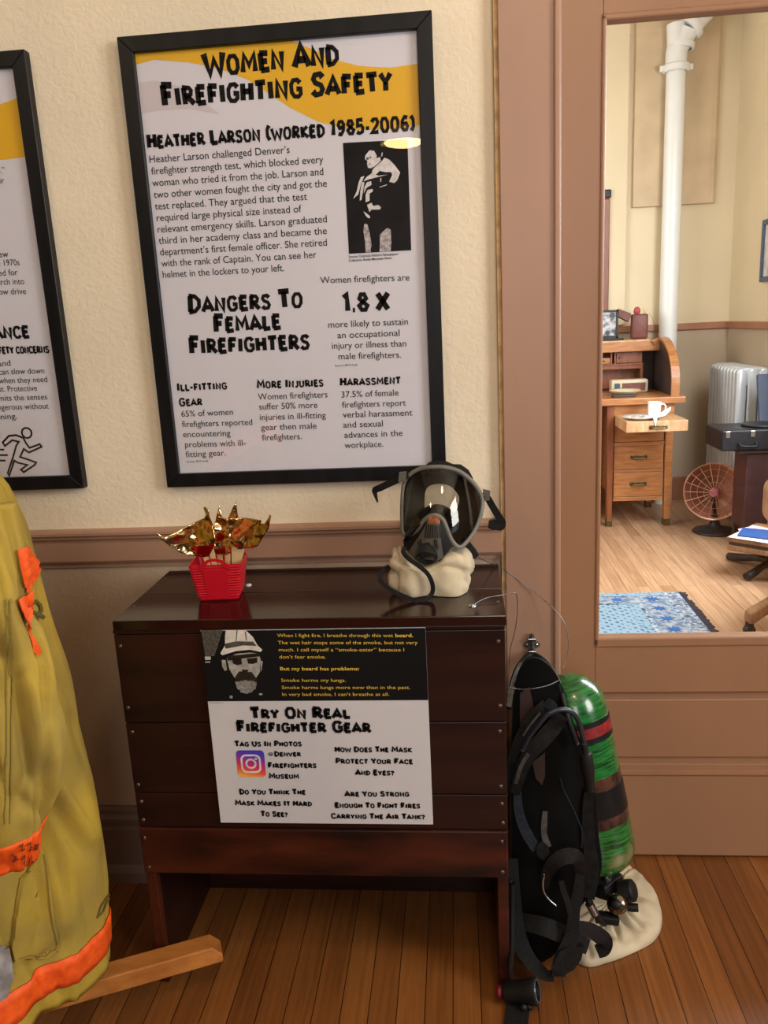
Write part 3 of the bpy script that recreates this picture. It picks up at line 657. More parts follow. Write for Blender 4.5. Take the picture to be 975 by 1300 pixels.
obj('basket_body', bm, m_red, bk)
for s in (-1, 1):                       # smooth panel and arched grip, front and back
    bm = nb()
    def arch(w, h, z0): return [(w*math.cos(PI*i/16), z0+h*math.sin(PI*i/16)) for i in range(17)]
    out = arch(.030, .026, BH-.012); inn = arch(.0185, .014, BH-.006)
    hy = lambda z: s*(.032+.010*z/BH+.0016)
    rows = []
    for (u, z), (u2, z2) in zip(out, inn):
        rows.append([bpt(u, hy(z)+s*.0012, z), bpt(u2, hy(z2)+s*.0012, z2), bpt(u2, hy(z2)-s*.0016, z2), bpt(u, hy(z)-s*.0016, z)])
    rv = [[bm.verts.new(p) for p in r] for r in rows]
    for p, q in zip(rv, rv[1:]):
        for j in range(4): bm.faces.new((p[j], p[(j+1) % 4], q[(j+1) % 4], q[j]))
    bm.faces.new(rv[0]); bm.faces.new(rv[-1][::-1]); bmesh.ops.recalc_face_normals(bm, faces=bm.faces)
    obj('grip', bm, m_red, bk)
    bm = nb()
    v = [bpt(u, hy(z)+s*.0006, z) for u, z in ((-.020, .004), (.020, .004), (.024, BH-.010), (-.024, BH-.010))]
    w = [bpt(u, hy(z)-s*.0012, z) for u, z in ((-.020, .004), (.020, .004), (.024, BH-.010), (-.024, BH-.010))]
    V = [bm.verts.new(p) for p in v]; Wv = [bm.verts.new(p) for p in w]
    bm.faces.new(V); bm.faces.new(Wv[::-1])
    for i in range(4): bm.faces.new((V[i], V[(i+1) % 4], Wv[(i+1) % 4], Wv[i]))
    bmesh.ops.recalc_face_normals(bm, faces=bm.faces); obj('name_panel', bm, m_red, bk)
# foil flames: cut sheets, each curled about its own axis and standing in the basket
s6 = lambda x, y: (200+x/5.735, 630+y/5.735)
def flame(outline, ydep, curl, cx, label, tabx):
    Y = ydep; W0 = [U(*s6(*p), Y) for p in outline]
    t = thing('foil_flame', label, 'decoration', (sum(p.x for p in W0)/len(W0), Y, ZT+.03), 'gold foil flames in the basket')
    bm = nb(); vs = [bm.verts.new(p) for p in W0]; bm.faces.new(vs)
    bmesh.ops.triangulate(bm, faces=bm.faces[:])
    for it in range(5):
        e = [x for x in bm.edges if x.calc_length() > .006]
        if not e: break
        bmesh.ops.subdivide_edges(bm, edges=e, cuts=1); bmesh.ops.triangulate(bm, faces=[f for f in bm.faces if len(f.verts) > 3])
    xc = U(*s6(cx, 300), Y).x
    for v in bm.verts:
        d = v.co.x-xc
        v.co.y += curl*d*d*5 + .005*noise.noise(v.co*34)*1.6 + .002*noise.noise(v.co*80) - .10*max(0, v.co.z-.90)
    bmesh.ops.recalc_face_normals(bm, faces=bm.faces)
    o = obj('foil_sheet', bm, m_gold, t, smooth=True)
    md = o.modifiers.new('thick', 'SOLIDIFY'); md.thickness = .0007
    bm = nb()
    for tx, ty in tabx:
        pa = U(*s6(tx, ty), Y+.004)
        foot = bpt(max(-.03, min(.03, (pa.x-bc.x)*.6)), .012, .004)
        ribbon(bm, [pa, (pa+foot)/2, foot], .011, .0008, side=(1, 0, 0), k=3)
    obj('card_stake', bm, m_card, t)
    return t
Lw = [(60, 215), (110, 262), (170, 235), (240, 200), (290, 180), (350, 150), (372, 120), (350, 70), (372, 62), (395, 90), (400, 140), (418, 190), (412, 230), (425, 260), (440, 300), (430, 330), (408, 380), (390, 410), (370, 440), (330, 445), (280, 432), (230, 415), (175, 380), (125, 330), (85, 270)]
Cn = [(425, 180), (440, 130), (460, 60), (475, 120), (485, 155), (528, 160), (545, 230), (552, 300), (575, 340), (560, 395), (500, 430), (440, 420), (405, 400), (430, 300), (418, 220)]
Rw = [(528, 150), (560, 80), (580, 30), (590, 70), (592, 130), (600, 170), (640, 200), (690, 220), (730, 195), (765, 155), (748, 205), (790, 185), (820, 150), (850, 95), (862, 105), (835, 200), (800, 260), (770, 300), (740, 350), (700, 375), (640, 380), (590, 385), (540, 330), (522, 260)]
Br = [(570, 170), (600, 150), (650, 195), (700, 215), (760, 160), (720, 240), (700, 300), (650, 340), (600, 330)]
flame(Lw, -.225, -1.6, 330, 'widest gold foil flame, spreading left out of the red basket', [(340, 400), (390, 380)])
flame(Cn, -.205, -2.2, 480, 'narrow upright gold foil flame at the middle of the red basket', [(450, 390), (510, 390)])
flame(Rw, -.232, -1.2, 620, 'gold foil flame with the tallest spike, leaning right over the red basket', [(560, 370), (600, 360)])
flame(Br, -.19, -1.0, 650, 'small gold foil flame behind the tall-spiked one in the basket', [(620, 320)])
p = UZ(315, 744, ZT); bm = nb(); lathe(bm, [(0, .003), (.005, .003), (.0065, .0015), (.0065, 0)], 20, Matrix.Translation((p.x, p.y+.004, ZT)))
tag(obj('white_button', bm, M('white_plastic', srgb(220, 215, 212), rough=.4), smooth=True), 'tiny white disc on the cabinet top behind the red basket', 'disc')

# ------------------------------------------------------------------ curved-sheet helpers
from mathutils.bvhtree import BVHTree
def sheet2d(outline, step):
    """triangulated flat sheet in photo units, edges no longer than step"""
    t = nb(); t.faces.new([t.verts.new((x, y, 0)) for x, y in outline])
    bmesh.ops.triangulate(t, faces=t.faces[:])
    for it in range(7):
        e = [x for x in t.edges if x.calc_length() > step]
        if not e: break
        bmesh.ops.subdivide_edges(t, edges=e, cuts=1); bmesh.ops.triangulate(t, faces=[f for f in t.faces if len(f.verts) > 3])
    return t
def surf(outline, Yf, step=8, thick=0.0):
    t = sheet2d(outline, step)
    for v in t.verts: v.co = U(v.co.x, v.co.y, Yf(v.co.x, v.co.y) if callable(Yf) else Yf)
    thicken(t, thick); return t
def thicken(t, thick):
    bmesh.ops.recalc_face_normals(t, faces=t.faces); t.normal_update()
    if thick:
        s = sum(f.normal.y*f.calc_area() for f in t.faces)
        if s > 0: bmesh.ops.reverse_faces(t, faces=t.faces[:]); t.normal_update()
        vs = list(t.verts); n = {v: v.normal.copy() for v in vs}; fs = list(t.faces); be = [e for e in t.edges if len(e.link_faces) == 1]
        cp = {v: t.verts.new(v.co-n[v]*thick) for v in vs}
        for f in fs: t.faces.new([cp[v] for v in reversed(f.verts)])
        for e in be:
            a, c = e.verts; t.faces.new((a, c, cp[c], cp[a]))
        bmesh.ops.recalc_face_normals(t, faces=t.faces)
    return t
def bvh_of(o):
    me = o.data; off = wloc(o)
    return BVHTree.FromPolygons([v.co+off for v in me.vertices], [tuple(p.vertices) for p in me.polygons])
def drape(outline, trees, lift=.0015, step=5, thick=.001):
    """cloth patch laid on a surface"""
    t = sheet2d(outline, step); bad = []
    for v in t.verts:
        d = ray(v.co.x, v.co.y).normalized(); best = None
        for tr in trees:
            h = tr.ray_cast(CAM, d)
            if h[0] is not None and (best is None or h[3] < best[3]): best = h
        if best is None: bad.append(v)
        else:
            n = best[1] if best[1].dot(d) < 0 else -best[1]
            v.co = best[0]+n*lift
    bmesh.ops.delete(t, geom=bad, context='VERTS')
    thicken(t, thick); return t

# ================================================================== BREATHING MASK ON CANVAS BAG
m_rub = M('black_rubber', (.009, .009, .010), spec=.35, rough=.5, var=.2, scale=20)
m_grey = M('grey_rubber_ring', srgb(118, 116, 106), rough=.5, var=.15, scale=25)
m_grille = M('charcoal_plastic', srgb(92, 88, 80), rough=.45, var=.15, scale=40)
m_web = M('black_webbing', (.012, .012, .013), spec=.2, rough=.8, var=.25, scale=200)
m_can = M('natural_canvas', srgb(212, 198, 170), rough=.9, spec=.15, var=.1, scale=5, bump=.35, bscale=420)
m_visor = glassy('smoked_visor', tint=(.52, .50, .46), refl=.07, edge=.7, rough=.03)
m_copper = M('copper_tag', srgb(196, 120, 80), rough=.4, metal=.6, var=.3, scale=120)
s7 = lambda x, y: (470+x/5.132, 570+y/5.132)
def YM(px, py):
    dx = (px-557)/52; dy = (py-700)/110
    return -.238+.055*dx*dx+.07*max(0, -dy)*max(0, -dy)
ring_z = [(430, 118), (330, 130), (260, 170), (222, 235), (212, 330), (210, 440), (218, 548), (265, 556), (315, 525), (350, 470), (395, 436), (440, 436), (478, 470), (505, 540), (535, 605), (578, 640), (622, 610), (680, 530), (718, 430), (730, 340), (708, 275), (655, 205), (585, 150), (510, 125)]
ring_px = [s7(*p) for p in ring_z]
sm = smooth_path([(x, y, 0) for x, y in ring_px], 4, closed=True)
ring3 = [U(v.x, v.y, YM(v.x, v.y)) for v in sm]
mask = thing('breathing_mask', 'firefighter full-face breathing mask with clear visor, resting on a canvas bag', 'mask', (-.065, -.2, .90))
bm = nb(); tube(bm, ring3, .0050, 10, closed=True); obj('visor_ring', bm, m_grey, mask, smooth=True)
ctr = sum((Vector(p) for p in ring3), Vector())/len(ring3)
inner = [p+(ctr-p).normalized()*.0045+Vector((0, -.003, 0)) for p in ring3]
bm = nb(); tube(bm, inner, .0022, 8, closed=True); obj('visor_gasket', bm, m_rub, mask, smooth=True)
bm = surf([(v.x, v.y) for v in sm], lambda x, y: YM(x, y)-.002, 9); obj('visor', bm, m_visor, mask, smooth=True)
# face seal: dark skirt running back from the ring to an open face hole
bm = nb(); rows = []
for k in range(6):
    t = k/5; rows.append([bm.verts.new(p.lerp(ctr, (.55*t*t)+.04*math.sin(PI*t)*-1)+Vector((0, .075*t+.003, -.004*t))) for p in ring3])
for a, c in zip(rows, rows[1:]):
    for i in range(len(a)): bm.faces.new((a[i], a[(i+1) % len(a)], c[(i+1) % len(a)], c[i]))
bmesh.ops.recalc_face_normals(bm, faces=bm.faces); obj('face_seal', bm, M('seal_rubber', srgb(104, 96, 84), rough=.6, var=.2), mask, smooth=True)
# inner nose cup
nc = U(*s7(430, 500), -.17)
bm = nb(); lathe(bm, [(.012, .05), (.03, .035), (.042, .01), (.044, 0), (.041, 0), (.028, .033), (.01, .047)], 24, axis_mtx(nc+Vector((0, .045, -.01)), (0, -1, .1))); obj('nose_cup', bm, m_rub, mask, smooth=True)
# voice panel with slots
gr = [s7(*p) for p in [(372, 478), (450, 488), (462, 600), (478, 705), (440, 728), (300, 715), (245, 672), (310, 580)]]
bm = surf(gr, lambda x, y: YM(x, y)-.012, 7, .012); obj('voice_panel', bm, m_grille, mask)
fl = [s7(*p) for p in [(340, 480), (478, 478), (512, 560), (530, 640), (478, 706), (455, 730), (300, 725), (220, 640), (215, 590), (280, 560)]]
bm = surf(fl, lambda x, y: YM(x, y)-.003, 7, .01); obj('panel_surround', bm, m_rub, mask)
slots = [[(366+i*13, 488+i*2), (372+i*13, 488+i*2), (366+i*14-(3-i)*3, 580), (360+i*14-(3-i)*3, 580)] for i in range(7)]
slots += [[(308, 600), (316, 602), (318, 625), (310, 625)], [(322, 588), (330, 590), (332, 620), (324, 618)], [(428, 590), (435, 590), (442, 655), (434, 655)], [(415, 588), (421, 588), (428, 640), (420, 640)]]
for sl_ in slots:
    bm = surf([s7(*p) for p in sl_], lambda x, y: YM(x, y)-.0135, 6, .001); obj('slot', bm, m_rub, mask)
bm = surf([s7(*p) for p in [(365, 610), (388, 612), (388, 640), (382, 640), (382, 618), (371, 617), (371, 640), (364, 640)]], lambda x, y: YM(x, y)-.0135, 6, .001); obj('raised_mark', bm, m_rub, mask)
bm = surf([s7(*p) for p in [(375, 452), (395, 440), (440, 440), (455, 462), (452, 486), (372, 478)]], lambda x, y: YM(x, y)-.010, 6, .004); obj('copper_tag', bm, m_copper, mask, label='copper-coloured tag above the voice panel')
oc = U(*s7(368, 712), -.250)
bm = nb(); lathe(bm, [(.0, -.004), (.013, -.004), (.014, .0), (.018, .002), (.0215, .0), (.0215, -.016), (.018, -.024), (0, -.024)], 28, axis_mtx(oc, (-.05, -.72, -.6))); obj('air_outlet', bm, m_rub, mask, smooth=True, autosmooth=40)
# head harness cap
cap = [s7(*p) for p in [(345, 122), (380, 88), (430, 72), (490, 78), (540, 98), (590, 100), (640, 135), (668, 185), (672, 210), (600, 160), (510, 130), (430, 122)]]
def YC(px, py): return YM(px, py)+.045+.0
bm = surf(cap, lambda x, y: YM(x, y)+.03+.0022*max(0, 600-y), 6, .02); obj('head_harness', bm, m_web, mask, smooth=True)
def mrib(name, pts, w, Y, mat=None, parent=mask, t=.002, side=None):
    bm = nb(); P3 = [U(*s7(x, y), Y[i] if isinstance(Y, (list, tuple)) else Y) for i, (x, y) in enumerate(pts)]
    ribbon(bm, P3, w, t, side=side); return obj(name, bm, mat or m_web, parent)
mrib('head_strap', [(250, 172), (205, 190), (130, 222), (60, 255), (30, 268), (34, 300), (48, 348)], [.012, .013, .014, .014, .012, .008, .003], [-.16, -.165, -.16, -.155, -.15, -.15, -.152])
bm = surf([s7(*p) for p in [(188, 155), (235, 150), (232, 212), (182, 218)]], lambda x, y: -.167, 8, .008); obj('strap_buckle', bm, m_grille, mask)
mrib('head_strap', [(735, 285), (765, 320), (800, 380), (840, 445), (862, 480), (850, 512), (800, 500)], [.014, .014, .014, .015, .014, .013, .012], [-.15, -.15, -.14, -.135, -.13, -.13, -.125])
bm = surf([s7(*p) for p in [(735, 265), (782, 275), (778, 335), (738, 340)]], lambda x, y: -.152, 8, .008); obj('strap_buckle', bm, m_grille, mask)
bm = surf([s7(*p) for p in [(775, 470), (815, 458), (855, 490), (850, 522), (800, 530), (768, 515)]], lambda x, y: -.132, 8, .012); obj('strap_slider', bm, m_rub, mask)
mrib('chin_strap', [(600, 600), (630, 620), (665, 665), (690, 700)], [.012, .014, .016, .014], [-.19, -.185, -.18, -.178])
bm = surf([s7(*p) for p in [(640, 590), (660, 625), (708, 690), (690, 712), (660, 722), (630, 660)]], lambda x, y: -.186, 8, .008); obj('strap_buckle', bm, m_rub, mask)
# neck strap looping round the front of the bag
mrib('neck_strap', [(225, 640), (215, 672), (250, 715), (320, 765), (375, 815), (405, 880), (405, 935), (370, 975), (310, 992), (240, 968), (150, 928), (85, 880), (62, 845), (75, 800), (120, 765)],
     .0085, [-.232, -.240, -.252, -.262, -.266, -.264, -.262, -.270, -.275, -.272, -.266, -.258, -.250, -.235, -.215], t=.003)
# rolled canvas bag
def puff(bm, c, r, seed, amp=.008, e=2.6, zmin=None, nu=120, nv=72, folds=0.0):
    rows = []
    sp = lambda v, p: math.copysign(abs(v)**p, v)
    for j in range(nv+1):
        ph = -PI/2+PI*j/nv; row = []
        for i in range(nu):
            th = 2*PI*i/nu
            d = Vector((sp(math.cos(ph), 2/e)*sp(math.cos(th), 2/e), sp(math.cos(ph), 2/e)*sp(math.sin(th), 2/e), sp(math.sin(ph), 2/e)))
            p = Vector((d.x*r[0], d.y*r[1], d.z*r[2])); q = p*22+Vector((seed, 0, 0))
            k = amp*(noise.noise(q)+.5*noise.noise(q*2.3))-folds*.45*max(0, 1-6*abs(noise.noise(Vector((p.x*14+p.z*9+seed, p.y*9, p.z*16)))))+folds*abs(noise.noise(Vector((p.x*16+seed, p.y*16, p.z*5))))
            p += d.normalized()*k; p += Vector(c)
            if zmin is not None and p.z < zmin: p.z = zmin
            row.append(bm.verts.new(p))
        rows.append(row)
    for a, b2 in zip(rows, rows[1:]):
        for i in range(nu): bm.faces.new((a[i], a[(i+1) % nu], b2[(i+1) % nu], b2[i]))
    bmesh.ops.remove_doubles(bm, verts=bm.verts, dist=.00005); bmesh.ops.recalc_face_normals(bm, faces=bm.faces); return bm
bm = nb(); puff(bm, (-.064, -.195, .868), (.080, .052, .046), 3.1, .007, 3.8, ZT+.0008, folds=.022)
for v in bm.verts:     # dent where the mask sits
    d = (v.co.x+.075)/.035
    if v.co.z > .87: v.co.z -= .030*math.exp(-d*d)*(v.co.z-.87)/.045
tag(obj('canvas_bag', bm, m_can, smooth=True), 'rolled cream canvas bag propping up the mask on the cabinet', 'bag')

# ------------------------------------------------------------------ wire lanyards and bolt
m_wire = M('steel_wire', srgb(150, 152, 160), rough=.35, metal=.9, var=.2, scale=200)
def wire(bm, pts, r=.0009):
    tube(bm, smooth_path(pts, 8), r, 6)
    return bm
t = thing('wire_lanyard', 'thin steel wire looping from a screwed washer on the cabinet top', 'wire', UZ(600, 769, ZT))
c = UZ(600, 769.5, ZT)
bm = nb(); lathe(bm, [(0, .003), (.0035, .003), (.004, .0012), (.0075, .0012), (.008, 0)], 24, Matrix.Translation((c.x, c.y, ZT+.0005))); obj('washer', bm, m_steel, t, smooth=True, autosmooth=40)
bm = nb(); wire(bm, [c+Vector((.004, 0, .003)), U(607, 764, -.29), U(618, 759, -.28), U(634, 756, -.27), U(652, 753, -.25), U(656, 757, -.24), U(657, 775, -.235), U(654, 800, -.23), U(648, 825, -.225), U(646, 858, -.215), U(645, 880, -.21)]); obj('wire_strand', bm, m_wire, t, smooth=True)
bm = nb(); wire(bm, [U(602, 703, -.15), U(612, 710, -.10), U(640, 723, -.026), U(668, 744, -.025), U(683, 755, -.03), U(702, 772, -.05), U(716, 790, -.06), U(722, 815, -.07), U(719, 835, -.08), U(715, 848, -.09)])
tag(obj('wire_lanyard', bm, m_wire, smooth=True), 'thin steel wire running from the mask across the door casing to the green cylinder', 'wire')
bo = U(675, 816, -.02)
t = thing('barrel_bolt', 'small steel barrel bolt screwed to the door casing above the black harness', 'bolt', (bo.x, -.02, bo.z-.03))
bm = nb(); box(bm, bo.x-.006, bo.x+.006, -.0225, -.0203, bo.z-.03, bo.z+.022, .001)
prism(bm, [(bo.x+.019*math.cos(a), bo.z-.004+.010*math.sin(a)) for a in [2*PI*i/14 for i in range(14)]], 'y', -.0224, -.0204); obj('bolt_plate', bm, m_grille, t)
bm = nb(); tube(bm, [(bo.x, -.029, bo.z-.034), (bo.x, -.029, bo.z+.026)], .0035, 12); obj('bolt_rod', bm, m_steel, t, smooth=True, autosmooth=40)
for z in (-.018, .012):
    bm = nb(); box(bm, bo.x-.009, bo.x+.009, -.034, -.0226, bo.z+z-.003, bo.z+z+.003, .001); obj('bolt_staple', bm, m_steel, t)
for dx in (-.011, .011):
    bm = nb(); lathe(bm, [(0, .003), (.0028, .0024), (.0042, 0)], 14, axis_mtx((bo.x+dx, -.0226, bo.z-.004), (0, -1, 0))); obj('screw', bm, m_steel, t, smooth=True)

# ================================================================== BREATHING APPARATUS (harness, cylinder, valve)
m_green = M('green_painted_cylinder', srgb(36, 124, 54), rough=.22, alt=srgb(9, 42, 18), scale=9, detail=10, stretch=(2.5, 2.5, 26), lo=.30, hi=.66, coat=.6, bump=.15, bscale=30)
nt = m_green.node_tree; bs = nt.nodes['Principled BSDF']
n3 = nt.nodes.new('ShaderNodeTexNoise'); n3.inputs['Scale'].default_value = 11; n3.inputs['Detail'].default_value = 8
nt.links.new(nt.nodes['Texture Coordinate'].outputs['Object'], n3.inputs['Vector'])
r3 = nt.nodes.new('ShaderNodeValToRGB'); r3.color_ramp.elements[0].position = .58; r3.color_ramp.elements[1].position = .72; nt.links.new(n3.outputs[0], r3.inputs[0])
mx = nt.nodes.new('ShaderNodeMix'); mx.data_type = 'RGBA'; old = bs.inputs['Base Color'].links[0].from_socket
nt.links.new(r3.outputs[0], mx.inputs[0]); nt.links.new(old, mx.inputs[6]); mx.inputs[7].default_value = (*srgb(132, 122, 84), 1); nt.links.new(mx.outputs[2], bs.inputs['Base Color'])
m_redband = M('red_tape', srgb(150, 36, 34), rough=.4, var=.25, scale=50)
m_blk = M('black_band', (.010, .010, .012), spec=.35, rough=.35, var=.2)
m_label = M('brown_label_band', srgb(96, 62, 48), rough=.2, alt=srgb(38, 26, 26), scale=22, coat=.5, lo=.45, hi=.7)
m_plate = M('black_backplate', (.004, .004, .004), spec=.12, rough=.6, var=.3)
m_belt = M('dark_brown_belt', srgb(32, 27, 28), spec=.15, rough=.7, var=.2, scale=100)
m_pad = M('charcoal_pad', srgb(31, 30, 30), spec=.15, rough=.8, var=.25, scale=60)
m_bluew = M('blue_grey_webbing', srgb(36, 42, 50), spec=.15, rough=.8, var=.2, scale=160)
m_refl = M('worn_grey_tape', srgb(78, 73, 66), rough=.6, var=.3, scale=60)
scba = thing('breathing_apparatus', 'green air cylinder on a black strap harness leaning beside the cabinet', 'breathing apparatus', (.24, -.2, 0.0))
T3, N3 = U(725, 893, -.10), U(767, 1100, -.165)
ax = (T3-N3); Lx = ax.length; ax.normalize()
R0 = .0755
prof = [(.0, Lx+.066), (.020, Lx+.064), (.042, Lx+.054), (.060, Lx+.036), (.071, Lx+.014), (R0, Lx-.012), (R0, .055), (.073, .035), (.066, .018), (.052, .004), (.034, -.006), (.020, -.010), (.0, -.011)]
mt = axis_mtx(N3, ax)
def cyl_part(name, pr, mat, n=40, parent=scba):
    bm = nb(); lathe(bm, pr, n, mt); return obj(name, bm, mat, parent, smooth=True, autosmooth=35)
tank = thing('air_cylinder', '', '', N3); del tank['label']; del tank['category']; tank.parent = scba; tank.location = Vector(N3)-scba.location
tank.rotation_euler = (0, 0, 0)
bm = nb(); lathe(bm, prof, 48, None)
me_ = bpy.data.meshes.new('cylinder_shell'); bm.to_mesh(me_); bm.free(); me_.materials.append(m_green)
for p in me_.polygons: p.use_smooth = True
shell = bpy.data.objects.new('cylinder_shell', me_); COL.objects.link(shell); shell.parent = tank; shell.rotation_euler = ax.to_track_quat('Z', 'Y').to_euler()
def zfrac(py): # position along the axis seen at this photo height
    best = min(range(0, 101), key=lambda i: abs(_py(N3+ax*(Lx*i/100))-py)); return Lx*best/100
def _py(P):
    d = Vector(P)-CAM; return 650-FPX*d.dot(_u)/d.dot(_f)
def sleeve(name, pa, pb_, mat, k=.0012):
    za, zb = zfrac(pb_), zfrac(pa); cyl_part(name, [(R0-.002, za), (R0+k, za), (R0+k, zb), (R0-.002, zb)], mat, parent=tank)
sleeve('red_band', 914, 926, m_redband); sleeve('dark_ring', 926.5, 933, m_blk, .0008); sleeve('dark_ring', 908, 913, m_blk, .0008)
sleeve('label_band', 977, 990, m_label, .0008); sleeve('black_band', 990, 1023, m_blk, .002); sleeve('label_band', 1023.5, 1036, m_label, .0008)
# valve group
cyl_part('valve_neck', [(.0, -.03), (.013, -.03), (.013, -.012), (.017, -.010), (.017, -.004), (0, -.004)], m_steel, 24)
V0 = N3-ax*.042
bm = nb(); box(bm, -.034, .034, -.020, .020, -.018, .016, .005); bmesh.ops.transform(bm, matrix=axis_mtx(V0, ax), verts=bm.verts); vb = obj('valve_body', bm, m_rub, scba)
hw = U(796, 1131, -.20)
bm = nb(); lathe(bm, [(0, -.018), (.017, -.018), (.0225, -.014), (.0235, 0), (.0225, .014), (.017, .018), (0, .018)], 20, axis_mtx(hw, (.8, -.3, .35))); obj('hand_wheel', bm, m_rub, scba, smooth=True, autosmooth=40)
gg = U(783, 1148, -.235)
bm = nb(); lathe(bm, [(0, .014), (.008, .013), (.0085, .009), (.016, .007), (.021, .0), (.0225, -.010), (.021, -.02), (0, -.02)], 28, axis_mtx(gg, (-.25, -.8, .6))); obj('gauge_housing', bm, M('worn_chrome', srgb(176, 166, 146), rough=.22, metal=1, var=.3, scale=60), scba, smooth=True)
bm = nb(); lathe(bm, [(0, .0165), (.0095, .0162), (.0105, .012), (.0095, .008)], 24, axis_mtx(gg, (-.25, -.8, .6))); obj('gauge_port', bm, m_rub, scba, smooth=True)
tb = U(803, 1152, -.21)
bm = nb(); lathe(bm, [(0, -.012), (.0085, -.012), (.0095, 0), (.0085, .012), (0, .012)], 18, axis_mtx(tb, (1, -.2, .1))); obj('valve_cap', bm, m_rub, scba, smooth=True, autosmooth=40)
e0 = U(772, 1166, -.235)
bm = nb(); box(bm, -.028, .022, -.012, .012, -.008, .010, .003); bmesh.ops.transform(bm, matrix=Matrix.Translation(e0) @ Matrix.Rotation(.12, 4, 'Y'), verts=bm.verts); obj('valve_block', bm, m_rub, scba)
bm = nb(); tube(bm, smooth_path([U(745, 1138, -.25), U(752, 1152, -.25), U(760, 1166, -.245), U(768, 1172, -.24)], 4), [.0075]*13, 12); obj('elbow_fitting', bm, m_rub, scba, smooth=True)
bm = nb(); tube(bm, [U(748, 1147, -.258), U(755, 1160, -.256)], .0092, 14); obj('hose_fitting', bm, m_steel, scba, smooth=True, autosmooth=40)
# back plate behind the straps
def YPL(px, py): return -.185-.10*(py-850)/380+.0000045*(px-700)**2
pl = [(664, 842), (682, 836), (700, 848), (714, 872), (724, 905), (735, 935), (752, 965), (756, 1010), (760, 1060), (764, 1100), (754, 1135), (738, 1150), (722, 1190), (700, 1215), (672, 1225), (655, 1200), (650, 1120), (649, 1000), (650, 920), (653, 870)]
pl = [(v.x, v.y) for v in smooth_path([(x, y, 0) for x, y in pl], 3, closed=True)]
bm = surf(pl, YPL, 16, .014); obj('back_plate', bm, m_plate, scba, smooth=True, autosmooth=50)
m_window = M('brown_plate_window', srgb(66, 44, 40), rough=.5, var=.2)
bm = surf([(660, 880), (672, 872), (678, 900), (668, 925), (660, 925)], lambda x, y: YPL(x, y)-.003, 14, .002); obj('plate_opening', bm, m_window, scba)
bm = surf([(676, 968), (692, 955), (692, 985), (688, 997), (680, 988)], lambda x, y: YPL(x, y)-.003, 14, .002); obj('plate_opening', bm, m_window, scba)
def srib(name, pts, w, dy, mat, t=.003, parent=scba, k=6, side=None):
    P3 = []
    for i, (x, y) in enumerate(pts):
        d = dy[i] if isinstance(dy, (list, tuple)) else dy
        P3.append(U(x, y, YPL(x, y)-d))
    bm = nb(); ribbon(bm, P3, w, t, k=k, side=side); return obj(name, bm, mat, parent)
# harness arch hung on the bolt
bm = nb(); tube(bm, smooth_path([U(646, 900, -.20), U(648, 876, -.17), U(656, 850, -.11), U(668, 834, -.055), U(680, 832, -.05), U(694, 842, -.09), U(706, 860, -.15), U(714, 885, -.195), U(722, 915, -.215), U(732, 945, -.22)], 6), .0055, 10); obj('carry_arch', bm, m_rub, scba, smooth=True)
srib('arch_tape', [(646, 897), (649, 878), (655, 858), (662, 842)], [.010, .011, .012, .009], [.018, .01, -.03, -.08], m_refl, .002)
srib('arch_tape', [(664, 838), (680, 834), (694, 843), (706, 858), (713, 878)], .005, [-.10, -.11, -.08, -.02, .012], m_bluew, .002)
bm = nb(); tube(bm, [U(679, 836, -.07), U(680, 848, -.09)], .002, 8); obj('hook_pin', bm, m_steel, scba, smooth=True)
bm = nb(); wire(bm, [U(645, 872, -.205), U(660, 875, -.21), U(678, 874, -.215), U(696, 870, -.21), U(709, 864, -.19)], .0011); obj('tie_wire', bm, m_wire, scba, smooth=True)
# shoulder pads
srib('shoulder_pad', [(694, 894), (682, 907), (668, 926), (657, 948), (650, 975), (647, 1005)], [.024, .026, .026, .024, .022, .018], [.018, .024, .028, .028, .026, .020], m_pad, .010)
srib('shoulder_pad', [(714, 908), (702, 924), (688, 940), (674, 955), (662, 978), (654, 1006)], [.028, .032, .032, .030, .026, .020], [.018, .022, .03, .034, .034, .028], m_pad, .010)
srib('reflective_tape', [(671, 957), (664, 968), (659, 980), (655, 995)], .008, [.044, .045, .044, .040], m_refl, .0015)
srib('reflective_tape', [(686, 905), (675, 918), (664, 934)], .004, [.03, .036, .036], m_refl, .0015)
srib('webbing', [(693, 891), (701, 898), (700, 910)], [.020, .022, .020], [.02, .028, .024], m_bluew, .003)
srib('webbing', [(657, 1005), (658, 1025), (663, 1045), (671, 1062), (681, 1078)], [.016, .019, .021, .022, .020], [.026, .03, .03, .03, .03], m_bluew, .003)
srib('webbing', [(692, 1030), (691, 1045), (691, 1060), (696, 1075)], [.010, .012, .012, .014], .02, m_refl, .003)
bm = surf([(680, 1076), (688, 1068), (696, 1076), (698, 1084), (690, 1093), (682, 1086)], lambda x, y: YPL(x, y)-.034, 8, .006); obj('webbing_buckle', bm, m_pad, scba)
